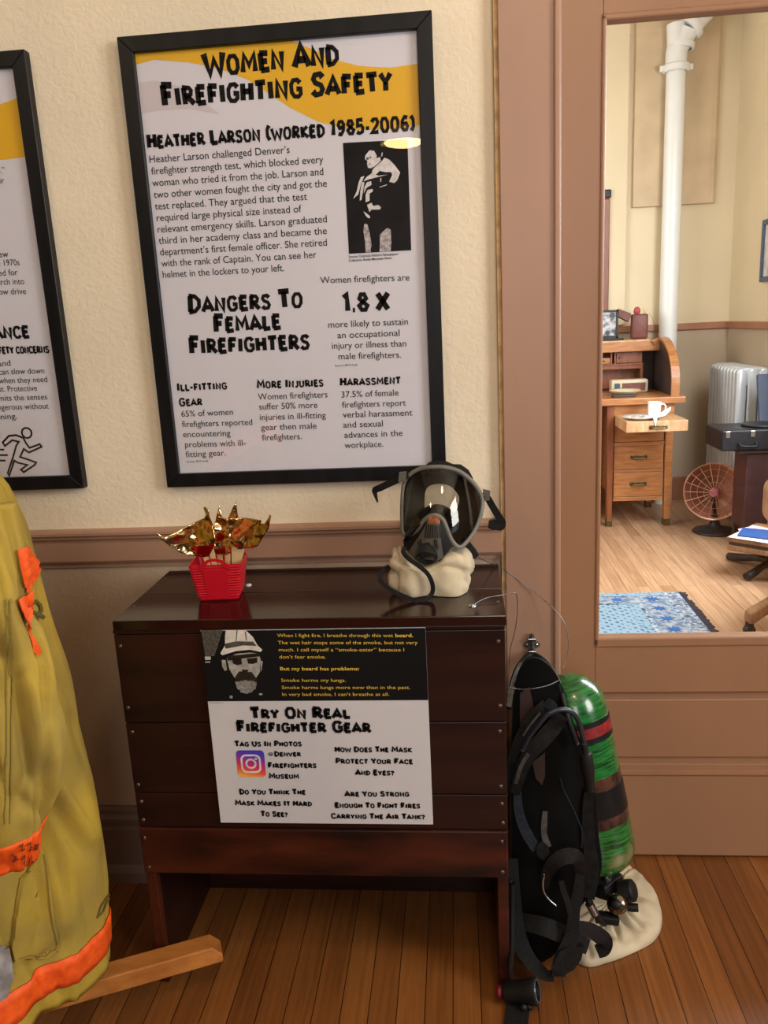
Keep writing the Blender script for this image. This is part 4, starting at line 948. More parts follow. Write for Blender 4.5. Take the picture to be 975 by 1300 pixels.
# hose and shoulder regulator
bm = nb(); tube(bm, smooth_path([U(x, y, YPL(x, y)-d) for x, y, d in [(663, 952, .042), (672, 935, .05), (682, 922, .056), (694, 908, .06), (706, 902, .06), (718, 901, .055), (729, 907, .05), (736, 920, .045), (740, 938, .04), (743, 952, .036)]], 6), .0052, 10); obj('air_hose', bm, M('hose_rubber', srgb(40, 44, 54), rough=.3, var=.1), scba, smooth=True)
ra, rb_ = U(742, 945, -.262), U(749, 1000, -.268)
bm = nb(); lathe(bm, [(0, 0), (.006, 0), (.007, .018), (.012, .020), (.0135, .028), (.0135, .062), (.011, .068), (.0105, .1), (.0, .1)], 24, axis_mtx(ra, rb_-ra)); obj('shoulder_regulator', bm, m_rub, scba, smooth=True, autosmooth=40)
bm = nb(); tube(bm, smooth_path([U(711, 988, -.25), U(716, 1004, -.255), U(726, 1024, -.26), U(734, 1042, -.265), U(739, 1056, -.268), U(738, 1076, -.27)], 5), .0016, 8); obj('gauge_line', bm, m_bluew, scba, smooth=True)
srib('side_strap', [(749, 1000), (746, 1030), (748, 1070), (752, 1105), (748, 1140)], [.018, .022, .026, .028, .022], .008, m_pad, .006)
# waist belt, loops and buckle
srib('waist_belt', [(692, 1128), (695, 1108), (705, 1094), (719, 1087), (731, 1088), (737, 1100), (738, 1116)], [.014, .022, .028, .030, .030, .026, .020], [.03, .04, .048, .05, .048, .04, .034], m_belt, .004)
srib('waist_belt', [(737, 1110), (734, 1135), (730, 1152), (728, 1170), (727, 1185), (721, 1202), (714, 1220), (708, 1235)], [.018, .022, .022, .024, .026, .030, .034, .030], [.04, .044, .046, .05, .052, .056, .06, .064], m_web, .008)
bm = surf([(710, 1208), (718, 1204), (742, 1202), (738, 1218), (728, 1232), (712, 1240), (700, 1240), (703, 1225)], lambda x, y: YPL(x, y)-.062, 10, .014); obj('belt_buckle', bm, m_rub, scba, autosmooth=50)
srib('belt_loop', [(660, 1168), (674, 1172), (693, 1177), (712, 1185), (730, 1194), (746, 1202)], [.030, .034, .036, .036, .034, .030], [.02, .03, .04, .036, .03, .022], m_web, .004)
srib('belt_loop', [(733, 1178), (746, 1180), (758, 1186), (767, 1194), (766, 1204), (758, 1208)], [.028, .030, .032, .034, .030, .026], [.012, .014, .016, .02, .016, .01], m_belt, .004)
srib('waist_belt', [(648, 1090), (650, 1130), (653, 1165), (660, 1195), (672, 1218), (690, 1236), (703, 1240)], [.03, .034, .036, .034, .03, .024, .018], [.03, .034, .036, .04, .045, .05, .056], m_web, .005)
bm = nb(); tube(bm, smooth_path([U(x, y, YPL(x, y)-.058) for x, y in [(691, 1111), (689, 1122), (691, 1133), (697, 1142), (706, 1150)]], 5), .0022, 8); obj('metal_ring', bm, m_steel, scba, smooth=True)
srib('thigh_strap', [(712, 1118), (716, 1132), (721, 1146), (724, 1160)], [.010, .012, .012, .010], .05, m_rub, .004)
# mask regulator lying on the floor at the end of its hose
fr = UZ(660, 1262, .022)
bm = nb(); lathe(bm, [(0, -.036), (.018, -.036), (.022, -.03), (.023, .012), (.026, .018), (.026, .03), (.0215, .033), (.0205, .026), (0, .024)], 32, axis_mtx(fr+Vector((.004, 0, .006)), (.93, -.18, .25))); obj('mask_regulator', bm, m_rub, scba, smooth=True, autosmooth=40)
fx = fr+Vector((.004, 0, .006))+Vector((.93, -.18, .25)).normalized()*.0325
bm = nb(); lathe(bm, [(.0185, 0), (.0215, .0015), (.0225, -.001)], 32, axis_mtx(fx, (.93, -.18, .25))); obj('outlet_ring', bm, M('blue_steel_ring', srgb(150, 165, 190), rough=.2, metal=.8), scba, smooth=True)
bm = nb(); lathe(bm, [(0, -.006), (.012, -.006), (.0135, 0), (.012, .006), (0, .006)], 24, axis_mtx(fr+Vector((-.040, .006, -.002)), (.95, -.1, .1))); obj('bypass_knob', bm, M('red_knob', srgb(120, 22, 30), rough=.4), scba, smooth=True, label='red knob')
for i, (dx, dy, dz) in enumerate(((.018, -.020, -.010), (.006, -.024, -.008), (.030, -.014, -.006))):
    bm = nb(); lathe(bm, [(0, .006), (.006, .005), (.008, -.004), (0, -.006)], 14, axis_mtx(fr+Vector((dx, dy, dz)), (.2, -.8, .5))); obj('regulator_button', bm, m_rub, scba, smooth=True)
bm = nb(); ribbon(bm, [UZ(660, 1272, .006), UZ(657, 1284, .004), UZ(655, 1300, .004), UZ(652, 1330, .004)], [.04, .046, .046, .046], .004, side=(1, .05, 0)); obj('hose_sleeve', bm, m_web, scba)
bm = nb(); tube(bm, smooth_path([U(650, 1120, -.31), U(650, 1160, -.32), U(650, 1200, -.34), U(648, 1235, -.355), U(652, 1250, -.355)], 6), .0055, 10); obj('regulator_hose', bm, m_rub, scba, smooth=True)
# canvas bag under the cylinder
bagpx = [(840, 1176), (838, 1150), (822, 1122), (800, 1106), (770, 1098), (730, 1105), (698, 1128), (688, 1160), (704, 1196), (740, 1226), (772, 1222), (808, 1208), (830, 1195)]
bp3 = smooth_path([UZ(x, y, .004) for x, y in bagpx], 12, closed=True)
bc2 = sum(bp3, Vector())/len(bp3); bc2.z = 0
bm = nb(); rows = []; NT = 40; NB = len(bp3)
for k in range(NT+1):
    t = 1-k/NT
    row = []
    for i, p in enumerate(bp3):
        q = bc2+(Vector((p.x, p.y, 0))-bc2)*t
        h = .042*(1-t**5)**.5
        a = 2*PI*i/NB
        h *= 1+.34*noise.noise(Vector((q.x*26, q.y*26, 2.2)))+.22*abs(math.sin(a*4.5+1))*t
        h *= 1-.30*max(0, 1-5*abs(noise.noise(Vector((math.cos(a)*2.2+3, math.sin(a)*2.2, t*.8)))))*min(1, 3*t)
        vd = Vector((q.x-V0.x, q.y-V0.y)).length
        h -= .026*math.exp(-(vd/.055)**2)
        row.append(bm.verts.new((q.x, q.y, .002+max(.002, h))))
    rows.append(row)
low = [bm.verts.new((bc2.x+(p.x-bc2.x)*.97, bc2.y+(p.y-bc2.y)*.97, .0005)) for p in bp3]
for a, c in zip([low]+rows[:-1], rows):
    for i in range(NB): bm.faces.new((a[i], a[(i+1) % NB], c[(i+1) % NB], c[i]))
bm.faces.new(low[::-1]); bmesh.ops.remove_doubles(bm, verts=bm.verts, dist=.0002); bmesh.ops.recalc_face_normals(bm, faces=bm.faces)
tag(obj('canvas_bag', bm, m_can, smooth=True), 'flattened cream canvas bag on the floor under the green cylinder', 'bag')

# ================================================================== FIREFIGHTER COAT ON ITS STAND
m_coat = M('yellow_turnout_cloth', srgb(184, 156, 60), rough=.85, spec=.15, alt=srgb(150, 130, 66), scale=7, detail=6, bump=.25, bscale=260, lo=.35, hi=.65)
m_orange = M('orange_trim', srgb(250, 98, 18), rough=.6, alt=srgb(226, 78, 14), scale=70, bump=.3, bscale=90)
m_collar = M('grey_collar_cloth', srgb(92, 84, 78), rough=.85, var=.15)
m_liner = M('pale_grey_lining', srgb(176, 172, 172), rough=.85, alt=srgb(120, 116, 116), scale=30)
m_stain = M('coat_lettering_brown', srgb(112, 96, 40), rough=.8, var=.15)
m_fadedink = M('faded_black_marker', srgb(120, 50, 14), rough=.7, var=.2)
coat = thing('turnout_coat', 'yellow firefighter coat with orange trim hanging at the picture\u2019s left edge', 'coat', (-.96, -.55, 0.16))
prf = [(1.165, -.775, .12), (1.13, -.748, .14), (1.06, -.728, .155), (.98, -.712, .165), (.90, -.700, .17), (.80, -.688, .175), (.70, -.680, .18), (.58, -.676, .182), (.45, -.674, .185), (.36, -.675, .187), (.28, -.682, .19), (.22, -.690, .19), (.19, -.695, .19)]
CXc, CYc = -.96, -.53
def coat_row(z, xr, ry, n=200, lift=0.0):
    row = []
    for i in range(n):
        a = 2*PI*i/n; rx = xr-CXc
        k = 1+.0*a
        low_ = max(0, (1.05-z)/.9)
        f = .016*low_*math.sin(6*a+2.2*z+.6)+.010*low_*math.sin(11*a-3*z)+.020*noise.noise(Vector((math.cos(a)*2.2, math.sin(a)*2.2, z*5)))-.016*max(0, 1-5*abs(noise.noise(Vector((math.cos(a)*1.6+z*1.4, math.sin(a)*1.6, z*2.2+3)))))
        if -.35 < ((a+PI) % (2*PI))-PI < .35: f *= .4
        row.append(Vector((CXc+(rx+f+lift)*math.cos(a), CYc+(ry+f+lift)*math.sin(a), z)))
    return row
def zint(z):
    for (z0, x0, r0), (z1, x1, r1) in zip(prf, prf[1:]):
        if z0 >= z >= z1: t = (z0-z)/(z0-z1); return x0+(x1-x0)*t, r0+(r1-r0)*t
    return prf[-1][1:]
def loft(rows, caps=(False, False)):
    bm = nb(); R = [[bm.verts.new(p) for p in r] for r in rows]; n = len(R[0])
    for a, c in zip(R, R[1:]):
        for i in range(n): bm.faces.new((a[i], a[(i+1) % n], c[(i+1) % n], c[i]))
    if caps[0]: bm.faces.new(R[0])
    if caps[1]: bm.faces.new(R[-1][::-1])
    bmesh.ops.recalc_face_normals(bm, faces=bm.faces); return bm
zsq = [1.165-.975*i/70 for i in range(71)]
shoulder = [[Vector((CXc+(p.x-CXc)*k, CYc+(p.y-CYc)*k, 1.165+dz)) for p in coat_row(1.165, *zint(1.165))] for k, dz in ((.5, .05), (.7, .042), (.88, .022))]
bm = loft(shoulder+[coat_row(z, *zint(z)) for z in zsq]+[coat_row(.192, zint(.19)[0]-.006, .184)]+[coat_row(.5, zint(.5)[0]-.012, .174)], (True, False))
def pxof(P):
    d = Vector(P)-CAM; z = d.dot(_f); return Vector((487.5+FPX*d.dot(_r)/z, 650-FPX*d.dot(_u)/z))
def folds(bm, cx, cy, lst):
    for v in bm.verts:
        if v.co.y > cy+.03: continue
        p = pxof(v.co); k = 0
        for (x0, y0), (x1, y1), amp, w in lst:
            a = Vector((x0, y0)); d = Vector((x1, y1))-a; t = max(0, min(1, (p-a).dot(d)/d.length_squared))
            k += amp*math.exp(-((p-a-d*t).length/w)**2)*(.35+.65*math.sin(PI*min(1, max(0, .15+.7*t))))
        o = Vector((v.co.x-cx, v.co.y-cy, 0)).normalized(); v.co += o*k
COAT_FOLDS = [((62, 985), (112, 1062), .016, 9), ((60, 1000), (105, 1082), -.016, 9), ((75, 880), (95, 905), .010, 8), ((80, 870), (112, 960), -.008, 7), ((30, 690), (70, 790), .008, 8),
    ((55, 1080), (85, 1190), .008, 7), ((90, 1190), (40, 1225), -.014, 10), ((105, 1110), (118, 1190), -.008, 9), ((30, 1230), (55, 1275), .012, 9), ((72, 1240), (84, 1275), -.010, 7), ((100, 980), (122, 1060), .008, 8)]
folds(bm, CXc, CYc, COAT_FOLDS)
cb = obj('coat_body', bm, m_coat, coat, smooth=True)
bm = loft([coat_row(z, *zint(z), lift=.004) for z in (.292, .275, .26, .245, .232)]); folds(bm, CXc, CYc, COAT_FOLDS); hb = obj('hem_band', bm, m_orange, coat, smooth=True, label='orange hem band')
hb.modifiers.new('thick', 'SOLIDIFY').thickness = .002
bm = loft([coat_row(1.165, .0+CXc+r, r*.8) for r in (.0,)]) if False else nb()
rows = []
for z, r in ((1.15, .190), (1.17, .197), (1.20, .2), (1.225, .195), (1.228, .188), (1.20, .186), (1.16, .18)):
    rows.append([Vector((CXc+r*math.cos(2*PI*i/80), CYc+r*.72*math.sin(2*PI*i/80), z+.008*math.sin(4*PI*i/80))) for i in range(80)])
bm.free(); bm = loft(rows); obj('collar', bm, m_collar, coat, smooth=True, label='dark grey collar')
# sleeve hanging in front
spx = [(-40, 645, .062), (-34, 700, .072), (-28, 745, .076), (-10, 820, .080), (2, 880, .080), (12, 940, .078), (12, 1000, .074), (4, 1050, .070), (-4, 1092, .066)]
sc_ = smooth_path([U(x, y, -.79) for x, y, r in spx], 8); sr_ = [v.x*.9 for v in smooth_path([(r, 0, 0) for x, y, r in spx], 8)]
rows = []
for j, (c, r) in enumerate(zip(sc_, sr_)):
    row = []
    for i in range(96):
        a = 2*PI*i/96
        f = .010*noise.noise(Vector((math.cos(a)*2, math.sin(a)*2, c.z*9)))-.009*max(0, 1-5*abs(noise.noise(Vector((math.cos(a)*1.5, math.sin(a)*1.5+c.z*3, c.z*5+7)))))+.005*math.sin(3*a+c.z*16)
        row.append(Vector((c.x+(r+f)*math.cos(a), c.y+(r*.72+f)*math.sin(a), c.z)))
    rows.append(row)
rows.append([Vector((sc_[-1].x+(p.x-sc_[-1].x)*.88, sc_[-1].y+(p.y-sc_[-1].y)*.88, p.z+.0)) for p in rows[-1]])
rows.append([Vector((p.x, p.y, p.z+.05)) for p in rows[-1]])
bm = loft(rows, (True, False))
folds(bm, sc_[20].x, -.79, [((22, 860), (38, 985), -.016, 8), ((38, 870), (56, 960), .010, 8), ((70, 925), (66, 1000), .010, 9), ((0, 760), (20, 850), .010, 10), ((-4, 900), (8, 1010), .010, 9), ((30, 740), (48, 830), -.008, 7), ((12, 1010), (50, 1030), -.008, 8)])
slv = obj('sleeve', bm, m_coat, coat, smooth=True)
k0 = len(sc_)-9
bm = nb(); rows2 = []
for r_ in rows[k0:len(sc_)]:
    c = sum(r_, Vector())/len(r_); rows2.append([c+(p-c)*1.035 for p in r_])
bm.free(); bm = loft(rows2); cf = obj('cuff_band', bm, m_orange, coat, smooth=True, label='orange cuff band')
cf.modifiers.new('thick', 'SOLIDIFY').thickness = .002
T_b, T_s = bvh_of(cb), bvh_of(slv)
def patch(name, poly, mat, trees, lift=.002, step=5, label=None, thick=.0012):
    bm = drape(poly, trees, lift, step, thick)
    if len(bm.verts) < 3: bm.free(); return None
    return obj(name, bm, mat, coat, smooth=True, autosmooth=50, label=label)
patch('trim_patch', [(22, 697), (33, 694), (52, 722), (40, 740), (32, 752), (27, 730)], m_orange, [T_b, T_s], .004, label='orange trim patch')
patch('trim_patch', [(18, 762), (36, 750), (38, 775), (36, 803), (26, 785)], m_orange, [T_b, T_s], .006, label='orange trim patch')
patch('trim_patch', [(38, 800), (44, 808), (54, 826), (50, 831), (44, 826)], m_orange, [T_b, T_s], .005, label='orange trim patch')
def letter(polys, mat, trees, name, lift=.0025):
    bm = nb()
    for p in polys:
        t = drape(p, trees, lift, 4, .0006); join(bm, t)
    if len(bm.verts): obj(name, bm, mat, coat)
    else: bm.free()
L4 = lambda x, y: (x/4.336, 580+y/4.333)
letter(stroke([L4(*p) for p in [(170, 895), (195, 905), (208, 868), (175, 850)]], 4) + stroke([L4(*p) for p in [(168, 810), (190, 795), (215, 815), (222, 845), (205, 868), (240, 885)]], 4) , m_stain, [T_b], 'back_lettering')
letter(stroke([(123, 1164), (127, 1150), (137, 1135)], 1.6)+stroke([(130, 1156), (134, 1146), (139, 1137)], 1.6)+stroke([(122, 1165), (131, 1156)], 1.6), m_stain, [T_b], 'pocket_marking')
T_c = bvh_of(cf)
ms = []
for q in ([(24, 1074), (28, 1070), (27, 1078), (31, 1076)], [(34, 1072), (38, 1068), (37, 1078), (42, 1072)], [(14, 1082), (20, 1086), (17, 1092), (23, 1088)], [(27, 1090), (31, 1084), (30, 1096)], [(36, 1096), (40, 1084), (41, 1098)], [(44, 1078), (46, 1070)]):
    ms += stroke(q, 1.5)
letter(ms, m_fadedink, [T_c], 'cuff_writing', .0035)
# patch pocket with stitched edge
pk = [(54, 1070), (60, 1090), (66, 1130), (70, 1170), (76, 1195), (75, 1203), (62, 1214), (48, 1213), (18, 1217), (14, 1200), (18, 1150), (24, 1115), (38, 1100)]
patch('pocket', pk, m_coat, [T_b], .011, 6, thick=.009)
m_seam = M('seam_thread', srgb(150, 132, 62), rough=.9, var=.2)
letter(stroke([(57, 1080), (61, 1100), (65, 1130), (69, 1165), (73, 1192), (71, 1201), (60, 1210), (46, 1209), (20, 1213)], 1.4), m_seam, [T_b], 'pocket_seam', .0125)
letter(stroke([(13, 760), (15, 830), (14, 900), (13, 970), (12, 1045)], 1.5)+stroke([(8, 760), (9, 830), (8, 900), (7, 970), (6, 1045)], 1.2), m_seam, [T_s], 'sleeve_seam', .002)
patch('lining', [(-4, 1196), (10, 1198), (16, 1232), (10, 1245), (6, 1262), (-4, 1268)], m_liner, [T_b], .012, label='pale grey lining showing through')

m_oak = M('golden_oak', srgb(196, 128, 62), rough=.4, alt=srgb(160, 94, 42), scale=3, detail=6, stretch=(3, 14, 14), lo=.3, hi=.7)
std = thing('coat_stand', 'golden oak coat stand with chamfered foot under the yellow coat', 'coat stand', (-.96, -.53, 0))
FZ = .064
f0, f1 = UZ(284, 1221, FZ), UZ(122, 1268, FZ); f0.z = f1.z = 0
d = Vector((f1.x-f0.x, f1.y-f0.y, 0)).normalized(); nrm = Vector((-d.y, d.x, 0)); 
if nrm.y < 0: nrm = -nrm
def beam(org, d, nrm, L, w, h, ch, name, zo):
    bm = nb()
    pr = [(0, 0), (L, 0), (L, h), (ch, h), (0, h*.45)]
    A = [bm.verts.new(org+d*u+Vector((0, 0, z+zo))) for u, z in pr]; B = [bm.verts.new(org+d*u+nrm*w+Vector((0, 0, z+zo))) for u, z in pr]
    bm.faces.new(A); bm.faces.new(B[::-1])
    for i in range(5): bm.faces.new((A[i], B[i], B[(i+1) % 5], A[(i+1) % 5]))
    bmesh.ops.recalc_face_normals(bm, faces=bm.faces); bevel_all(bm, .003); return obj(name, bm, m_oak, std)
Lb = (Vector((-.96, -.53, 0))-f0).dot(d)*2
beam(f0, d, nrm, Lb, .046, .04, .02, 'foot', FZ)
c0 = f0+d*Lb/2+nrm*.023
beam(c0-nrm*.30-d*.03, nrm, d, .60, .06, .0635, .02, 'foot', .0)
bm = nb(); box(bm, c0.x-.03, c0.x+.03, c0.y-.03, c0.y+.03, FZ+.041, 1.14, .004); obj('post', bm, m_oak, std)

# ================================================================== OFFICE BEYOND THE DOOR
m_desk = M('honey_oak', srgb(184, 126, 76), rough=.38, alt=srgb(150, 94, 52), scale=4, detail=6, stretch=(2.5, 2.5, 16), lo=.3, hi=.7)
m_deskd = M('red_brown_oak', srgb(140, 78, 44), rough=.4, alt=srgb(110, 58, 34), scale=4, detail=6, stretch=(14, 14, 2), lo=.3, hi=.7)
m_desklight = M('worn_pale_oak', srgb(206, 166, 124), rough=.45, alt=srgb(180, 134, 94), scale=4, detail=5, stretch=(16, 2, 2))
m_dark = M('dark_interior_wood', srgb(62, 48, 46), rough=.5, var=.2)
m_brass = M('aged_brass', srgb(120, 104, 70), rough=.35, metal=.8, var=.3, scale=90)
m_china = M('white_china', srgb(236, 238, 240), rough=.2, var=.01)
m_paper = M('white_paper', srgb(240, 240, 240), rough=.7, var=.02)
m_leather = M('brown_leather', srgb(116, 62, 54), rough=.5, var=.15, scale=30)
m_iron = M('black_iron', srgb(40, 38, 42), rough=.45, metal=.3, var=.2, scale=30)
YD = 3.42; YBK = 3.98
xr = 1.362
desk = thing('roll_top_desk', 'honey oak roll-top desk with curved side, seen through the door glass', 'desk', (.72, 3.75, 0))
def dbox(name, x0, x1, y0, y1, z0, z1, mat, bev=.004, parent=None):
    bm = nb(); box(bm, x0, x1, y0, y1, z0, z1, bev); return obj(name, bm, mat, parent or desk)
zt_ = .825
dbox('writing_top', .04, 1.405, YD-.04, YBK, zt_-.042, zt_, m_desk, .006)
def handle(x, z, y, parent):
    bm = nb(); box(bm, x-.052, x+.052, y-.006, y, z-.011, z+.011, .002)
    tube(bm, [(x-.04, y-.005, z), (x-.036, y-.024, z-.004), (x+.036, y-.024, z-.004), (x+.04, y-.005, z)], .0055, 8)
    return obj('handle', bm, m_brass, parent, smooth=True, autosmooth=35)
def pedestal(xa, xb):
    lw = .045
    for x0, x1, tp in ((xa, xa+lw, .006), (xb-lw*1.15, xb, -.012)):
        for ya in (YD-.012, (YBK-.07)):
            bm = nb(); bmesh.ops.create_cube(bm, size=1)
            for v in bm.verts:
                t_ = .0 if v.co.z > 0 else 1
                x = x0 if v.co.x < 0 else x1
                if t_: x += (x1-x0)*.14*(1 if v.co.x < 0 else -1)
                v.co = Vector((x, ya if v.co.y < 0 else ya+.05, .0 if t_ else zt_-.043))
            bevel_all(bm, .003); lg = obj('leg', bm, m_desk if x1 == xb else m_deskd, desk)
            bm = nb(); box(bm, x0+(x1-x0)*.10, x1-(x1-x0)*.10, ya-.003, ya+.053, 0, .045, .002); obj('foot_cap', bm, m_brass, lg)
    ix0, ix1 = xa+lw+.001, xb-lw*1.15-.001
    bm = nb()
    for za, zb in ((.165, .190), (.352, .368), (.520, .545), (.71, .78)): box(bm, ix0, ix1, YD, YD+.03, za, zb, .002)
    box(bm, ix0, ix0+.01, YD+.03, (YBK-.07), .17, .78); box(bm, ix1-.01, ix1, YD+.03, (YBK-.07), .17, .78); box(bm, ix0, ix1, YD+.03, (YBK-.07), .165, .18)
    obj('carcass', bm, m_desk, desk)
    for za, zb in ((.192, .350), (.370, .518), (.547, .708)):
        dr = dbox('drawer', ix0+.003, ix1-.003, YD+.004, 3.95, za, zb, m_desk, .003)
        handle((ix0+ix1)/2, (za+zb)/2+.005, YD+.004, dr)
pedestal(.934, 1.345); pedestal(.08, .49)
# pull-out writing slide
fa, fb = U(795, 548, 3.06), U(874, 533, 3.06)
sl2 = dbox('writing_slide', fa.x, fb.x, 3.06, 3.40, fb.z-.064, fb.z, m_desklight, .003)
handle(fa.x+(fb.x-fa.x)*.52, fb.z-.035, 3.06, sl2)
ZSL = fb.z
# back, pigeonholes, ledge, curved sides
ZL = 1.165
dbox('back_panel', .06, xr+.03, YBK-.026, YBK, zt_+.001, ZL-.03, m_dark)
dbox('top_ledge', .05, xr+.02, 3.80, YBK, ZL-.03, ZL, m_desklight, .006)
dbox('ledge_front', .05, xr+.0, 3.785, 3.80, ZL-.075, ZL-.012, m_desk, .004)
bm = nb(); box(bm, .08, xr-.12, 3.84, (YBK-.03), 1.0, 1.012, .001); box(bm, .08, xr-.12, 3.845, (YBK-.03), .975, .999)
for x in (1.03, 1.055, .8, .5): box(bm, x, x+.01, 3.842, (YBK-.03), 1.012, ZL-.076)
box(bm, .08, xr-.12, (YBK-.036), (YBK-.026), .84, ZL-.076); box(bm, xr-.135, xr-.12, 3.842, (YBK-.03), zt_+.001, .975)
obj('pigeonholes', bm, m_deskd, desk)
cu = dbox('cubby_door', 1.068, xr-.125, 3.845, 3.86, 1.015, ZL-.078, m_deskd, .002)
bm = nb(); lathe(bm, [(0, .014), (.006, .012), (.006, 0)], 12, axis_mtx((1.09, 3.845, 1.05), (0, -1, 0))); obj('knob', bm, m_brass, cu, smooth=True)
cu = dbox('cubby_drawer', .93, 1.027, 3.845, 3.86, 1.014, 1.052, m_desk, .002)
bm = nb(); lathe(bm, [(0, .012), (.005, .01), (.005, 0)], 12, axis_mtx((.985, 3.845, 1.033), (0, -1, 0))); obj('knob', bm, m_brass, cu, smooth=True)
def curved_side(x0, x1):
    pr = [((YBK-.027), zt_+.001), (3.43, zt_+.001), (3.43, .90)]
    for i in range(1, 13):
        a = PI/2*i/12; pr.append((3.80-.37*math.cos(a), .90+.265*math.sin(a)-.0))
    pr += [((YBK-.027), ZL-.0)]
    bm = nb(); prism(bm, [(y, z-.031 if z > 1.13 and y > 3.79 else z) for y, z in pr], 'x', x0, x1); bevel_all(bm, .002, 1, 1.2)
    obj('curved_side', bm, m_dark, desk)
    bm = nb(); rows = []
    for i, (y, z) in enumerate(pr[1:-1]):
        q = Vector((0, y-3.84, z-.84)).normalized()*.012
        if i == 0: q = Vector((0, -.012, 0))
        rows.append([Vector((x0-.008, y+q.y, z+q.z)), Vector((x1+.012, y+q.y, z+q.z)), Vector((x1+.012, y-q.y*.4, z-q.z*.4)), Vector((x0-.008, y-q.y*.4, z-q.z*.4))])
    R = [[bm.verts.new(p) for p in r] for r in rows]
    for a, c in zip(R, R[1:]):
        for i in range(4): bm.faces.new((a[i], a[(i+1) % 4], c[(i+1) % 4], c[i]))
    bm.faces.new(R[0]); bm.faces.new(R[-1]); bmesh.ops.recalc_face_normals(bm, faces=bm.faces); obj('curved_edge', bm, m_desk, desk)
curved_side(xr-.03, xr); curved_side(.07, .10)

# things on the desk
c = U(833, 522, 3.19); c.z = ZSL+.0008; c.x -= .0
mug = thing('mug', 'white china mug on the pulled-out desk slide', 'mug', (c.x, 3.235, ZSL+.001))
bm = nb(); lathe(bm, [(0, .0), (.030, 0), (.034, .004), (.037, .05), (.040, .092), (.0375, .092), (.0345, .05), (.031, .008), (0, .007)], 28, Matrix.Translation(mug.location)); obj('cup', bm, m_china, mug, smooth=True, autosmooth=50)
ml = mug.location
bm = nb(); tube(bm, smooth_path([ml+Vector(v) for v in ((.036, -.004, .075), (.052, -.006, .078), (.064, -.008, .062), (.058, -.008, .035), (.037, -.004, .022))], 5), .0052, 8); obj('handle', bm, m_china, mug, smooth=True)
plc = U(812, 527, 3.20)
bm = nb(); lathe(bm, [(0, .001), (.06, .001), (.072, .006), (.108, .018), (.108, .020), (.07, .009), (0, .005)], 36, Matrix.Translation((plc.x, 3.17, ZSL+.0005)))
tag(obj('plate', bm, m_china, smooth=True), 'white china plate at the left of the mug on the desk slide', 'plate')
bm = nb()
for i in range(9):
    a = i*2.4; r = .012*math.sqrt(i); t_ = nb(); bmesh.ops.create_icosphere(t_, subdivisions=2, radius=.011)
    for v in t_.verts: v.co = Vector((v.co.x*1.5, v.co.y, v.co.z*.6))*(1+.2*noise.noise(v.co*90+Vector((i, 0, 0))))
    join(bm, t_, Matrix.Translation((plc.x-.02+r*math.cos(a), 3.17+r*math.sin(a), ZSL+.014)))
o = obj('food_scraps', bm, M('grey_brown_food', srgb(120, 108, 100), rough=.7, alt=srgb(190, 180, 168), scale=60), smooth=True); tag(o, 'pile of greyish scraps on the white plate', 'food'); o['kind'] = 'stuff'
nk = [(817, 535), (826, 530), (842, 522), (852, 516), (851, 521), (843, 529), (837, 538), (832, 542), (826, 538)]
bm = sheet2d(nk, 4)
for v in bm.verts:
    y = 3.03+.16*(545-v.co.y)/28; y = max(3.052, min(3.19, y)); p = U(v.co.x, v.co.y, y); p.z = max(p.z, ZSL+.022) if y > 3.058 else p.z; v.co = p
thicken(bm, .0015); tag(obj('napkin', bm, m_paper, smooth=True), 'crumpled white napkin hanging over the desk slide edge', 'napkin')
# pale box radio, open dish, dark pad and pen
bx0, bx1 = U(776, 500, 3.72).x, U(823, 500, 3.72).x
rd = thing('table_radio', 'small cream and brown box standing inside the roll-top desk', 'box', ((bx0+bx1)/2, 3.76, zt_+.001))
bm = nb(); box(bm, bx0, bx1, 3.72, 3.81, zt_+.001, zt_+.088, .012, 3); obj('casing', bm, M('cream_bakelite', srgb(206, 190, 162), rough=.4), rd, smooth=True, autosmooth=40)
bm = nb(); box(bm, bx0+.07, bx1-.02, 3.716, 3.7195, zt_+.016, zt_+.066, .001); obj('grille', bm, m_leather, rd)
bm = nb(); box(bm, bx0+.02, bx0+.055, 3.716, 3.7195, zt_+.028, zt_+.066, .001); obj('dial', bm, M('dark_dial', srgb(70, 84, 92), rough=.3), rd)
dc = U(794, 504, 3.58)
bm = nb(); lathe(bm, [(0, 0), (.05, 0), (.095, .028), (.098, .034), (.09, .03), (.05, .006), (0, .005)], 28, Matrix.Translation((dc.x, 3.60, zt_+.0008)))
tag(obj('dish', bm, M('cream_dish', srgb(214, 196, 160), rough=.4), smooth=True), 'shallow cream dish in front of the cream box on the desk', 'dish')
bm = nb(); pd = U(785, 508, 3.50); box(bm, pd.x-.04, pd.x+.10, 3.46, 3.53, zt_+.0008, zt_+.014, .003); tag(obj('dark_case', bm, m_dark), 'flat dark case at the front edge of the roll-top desk', 'case')
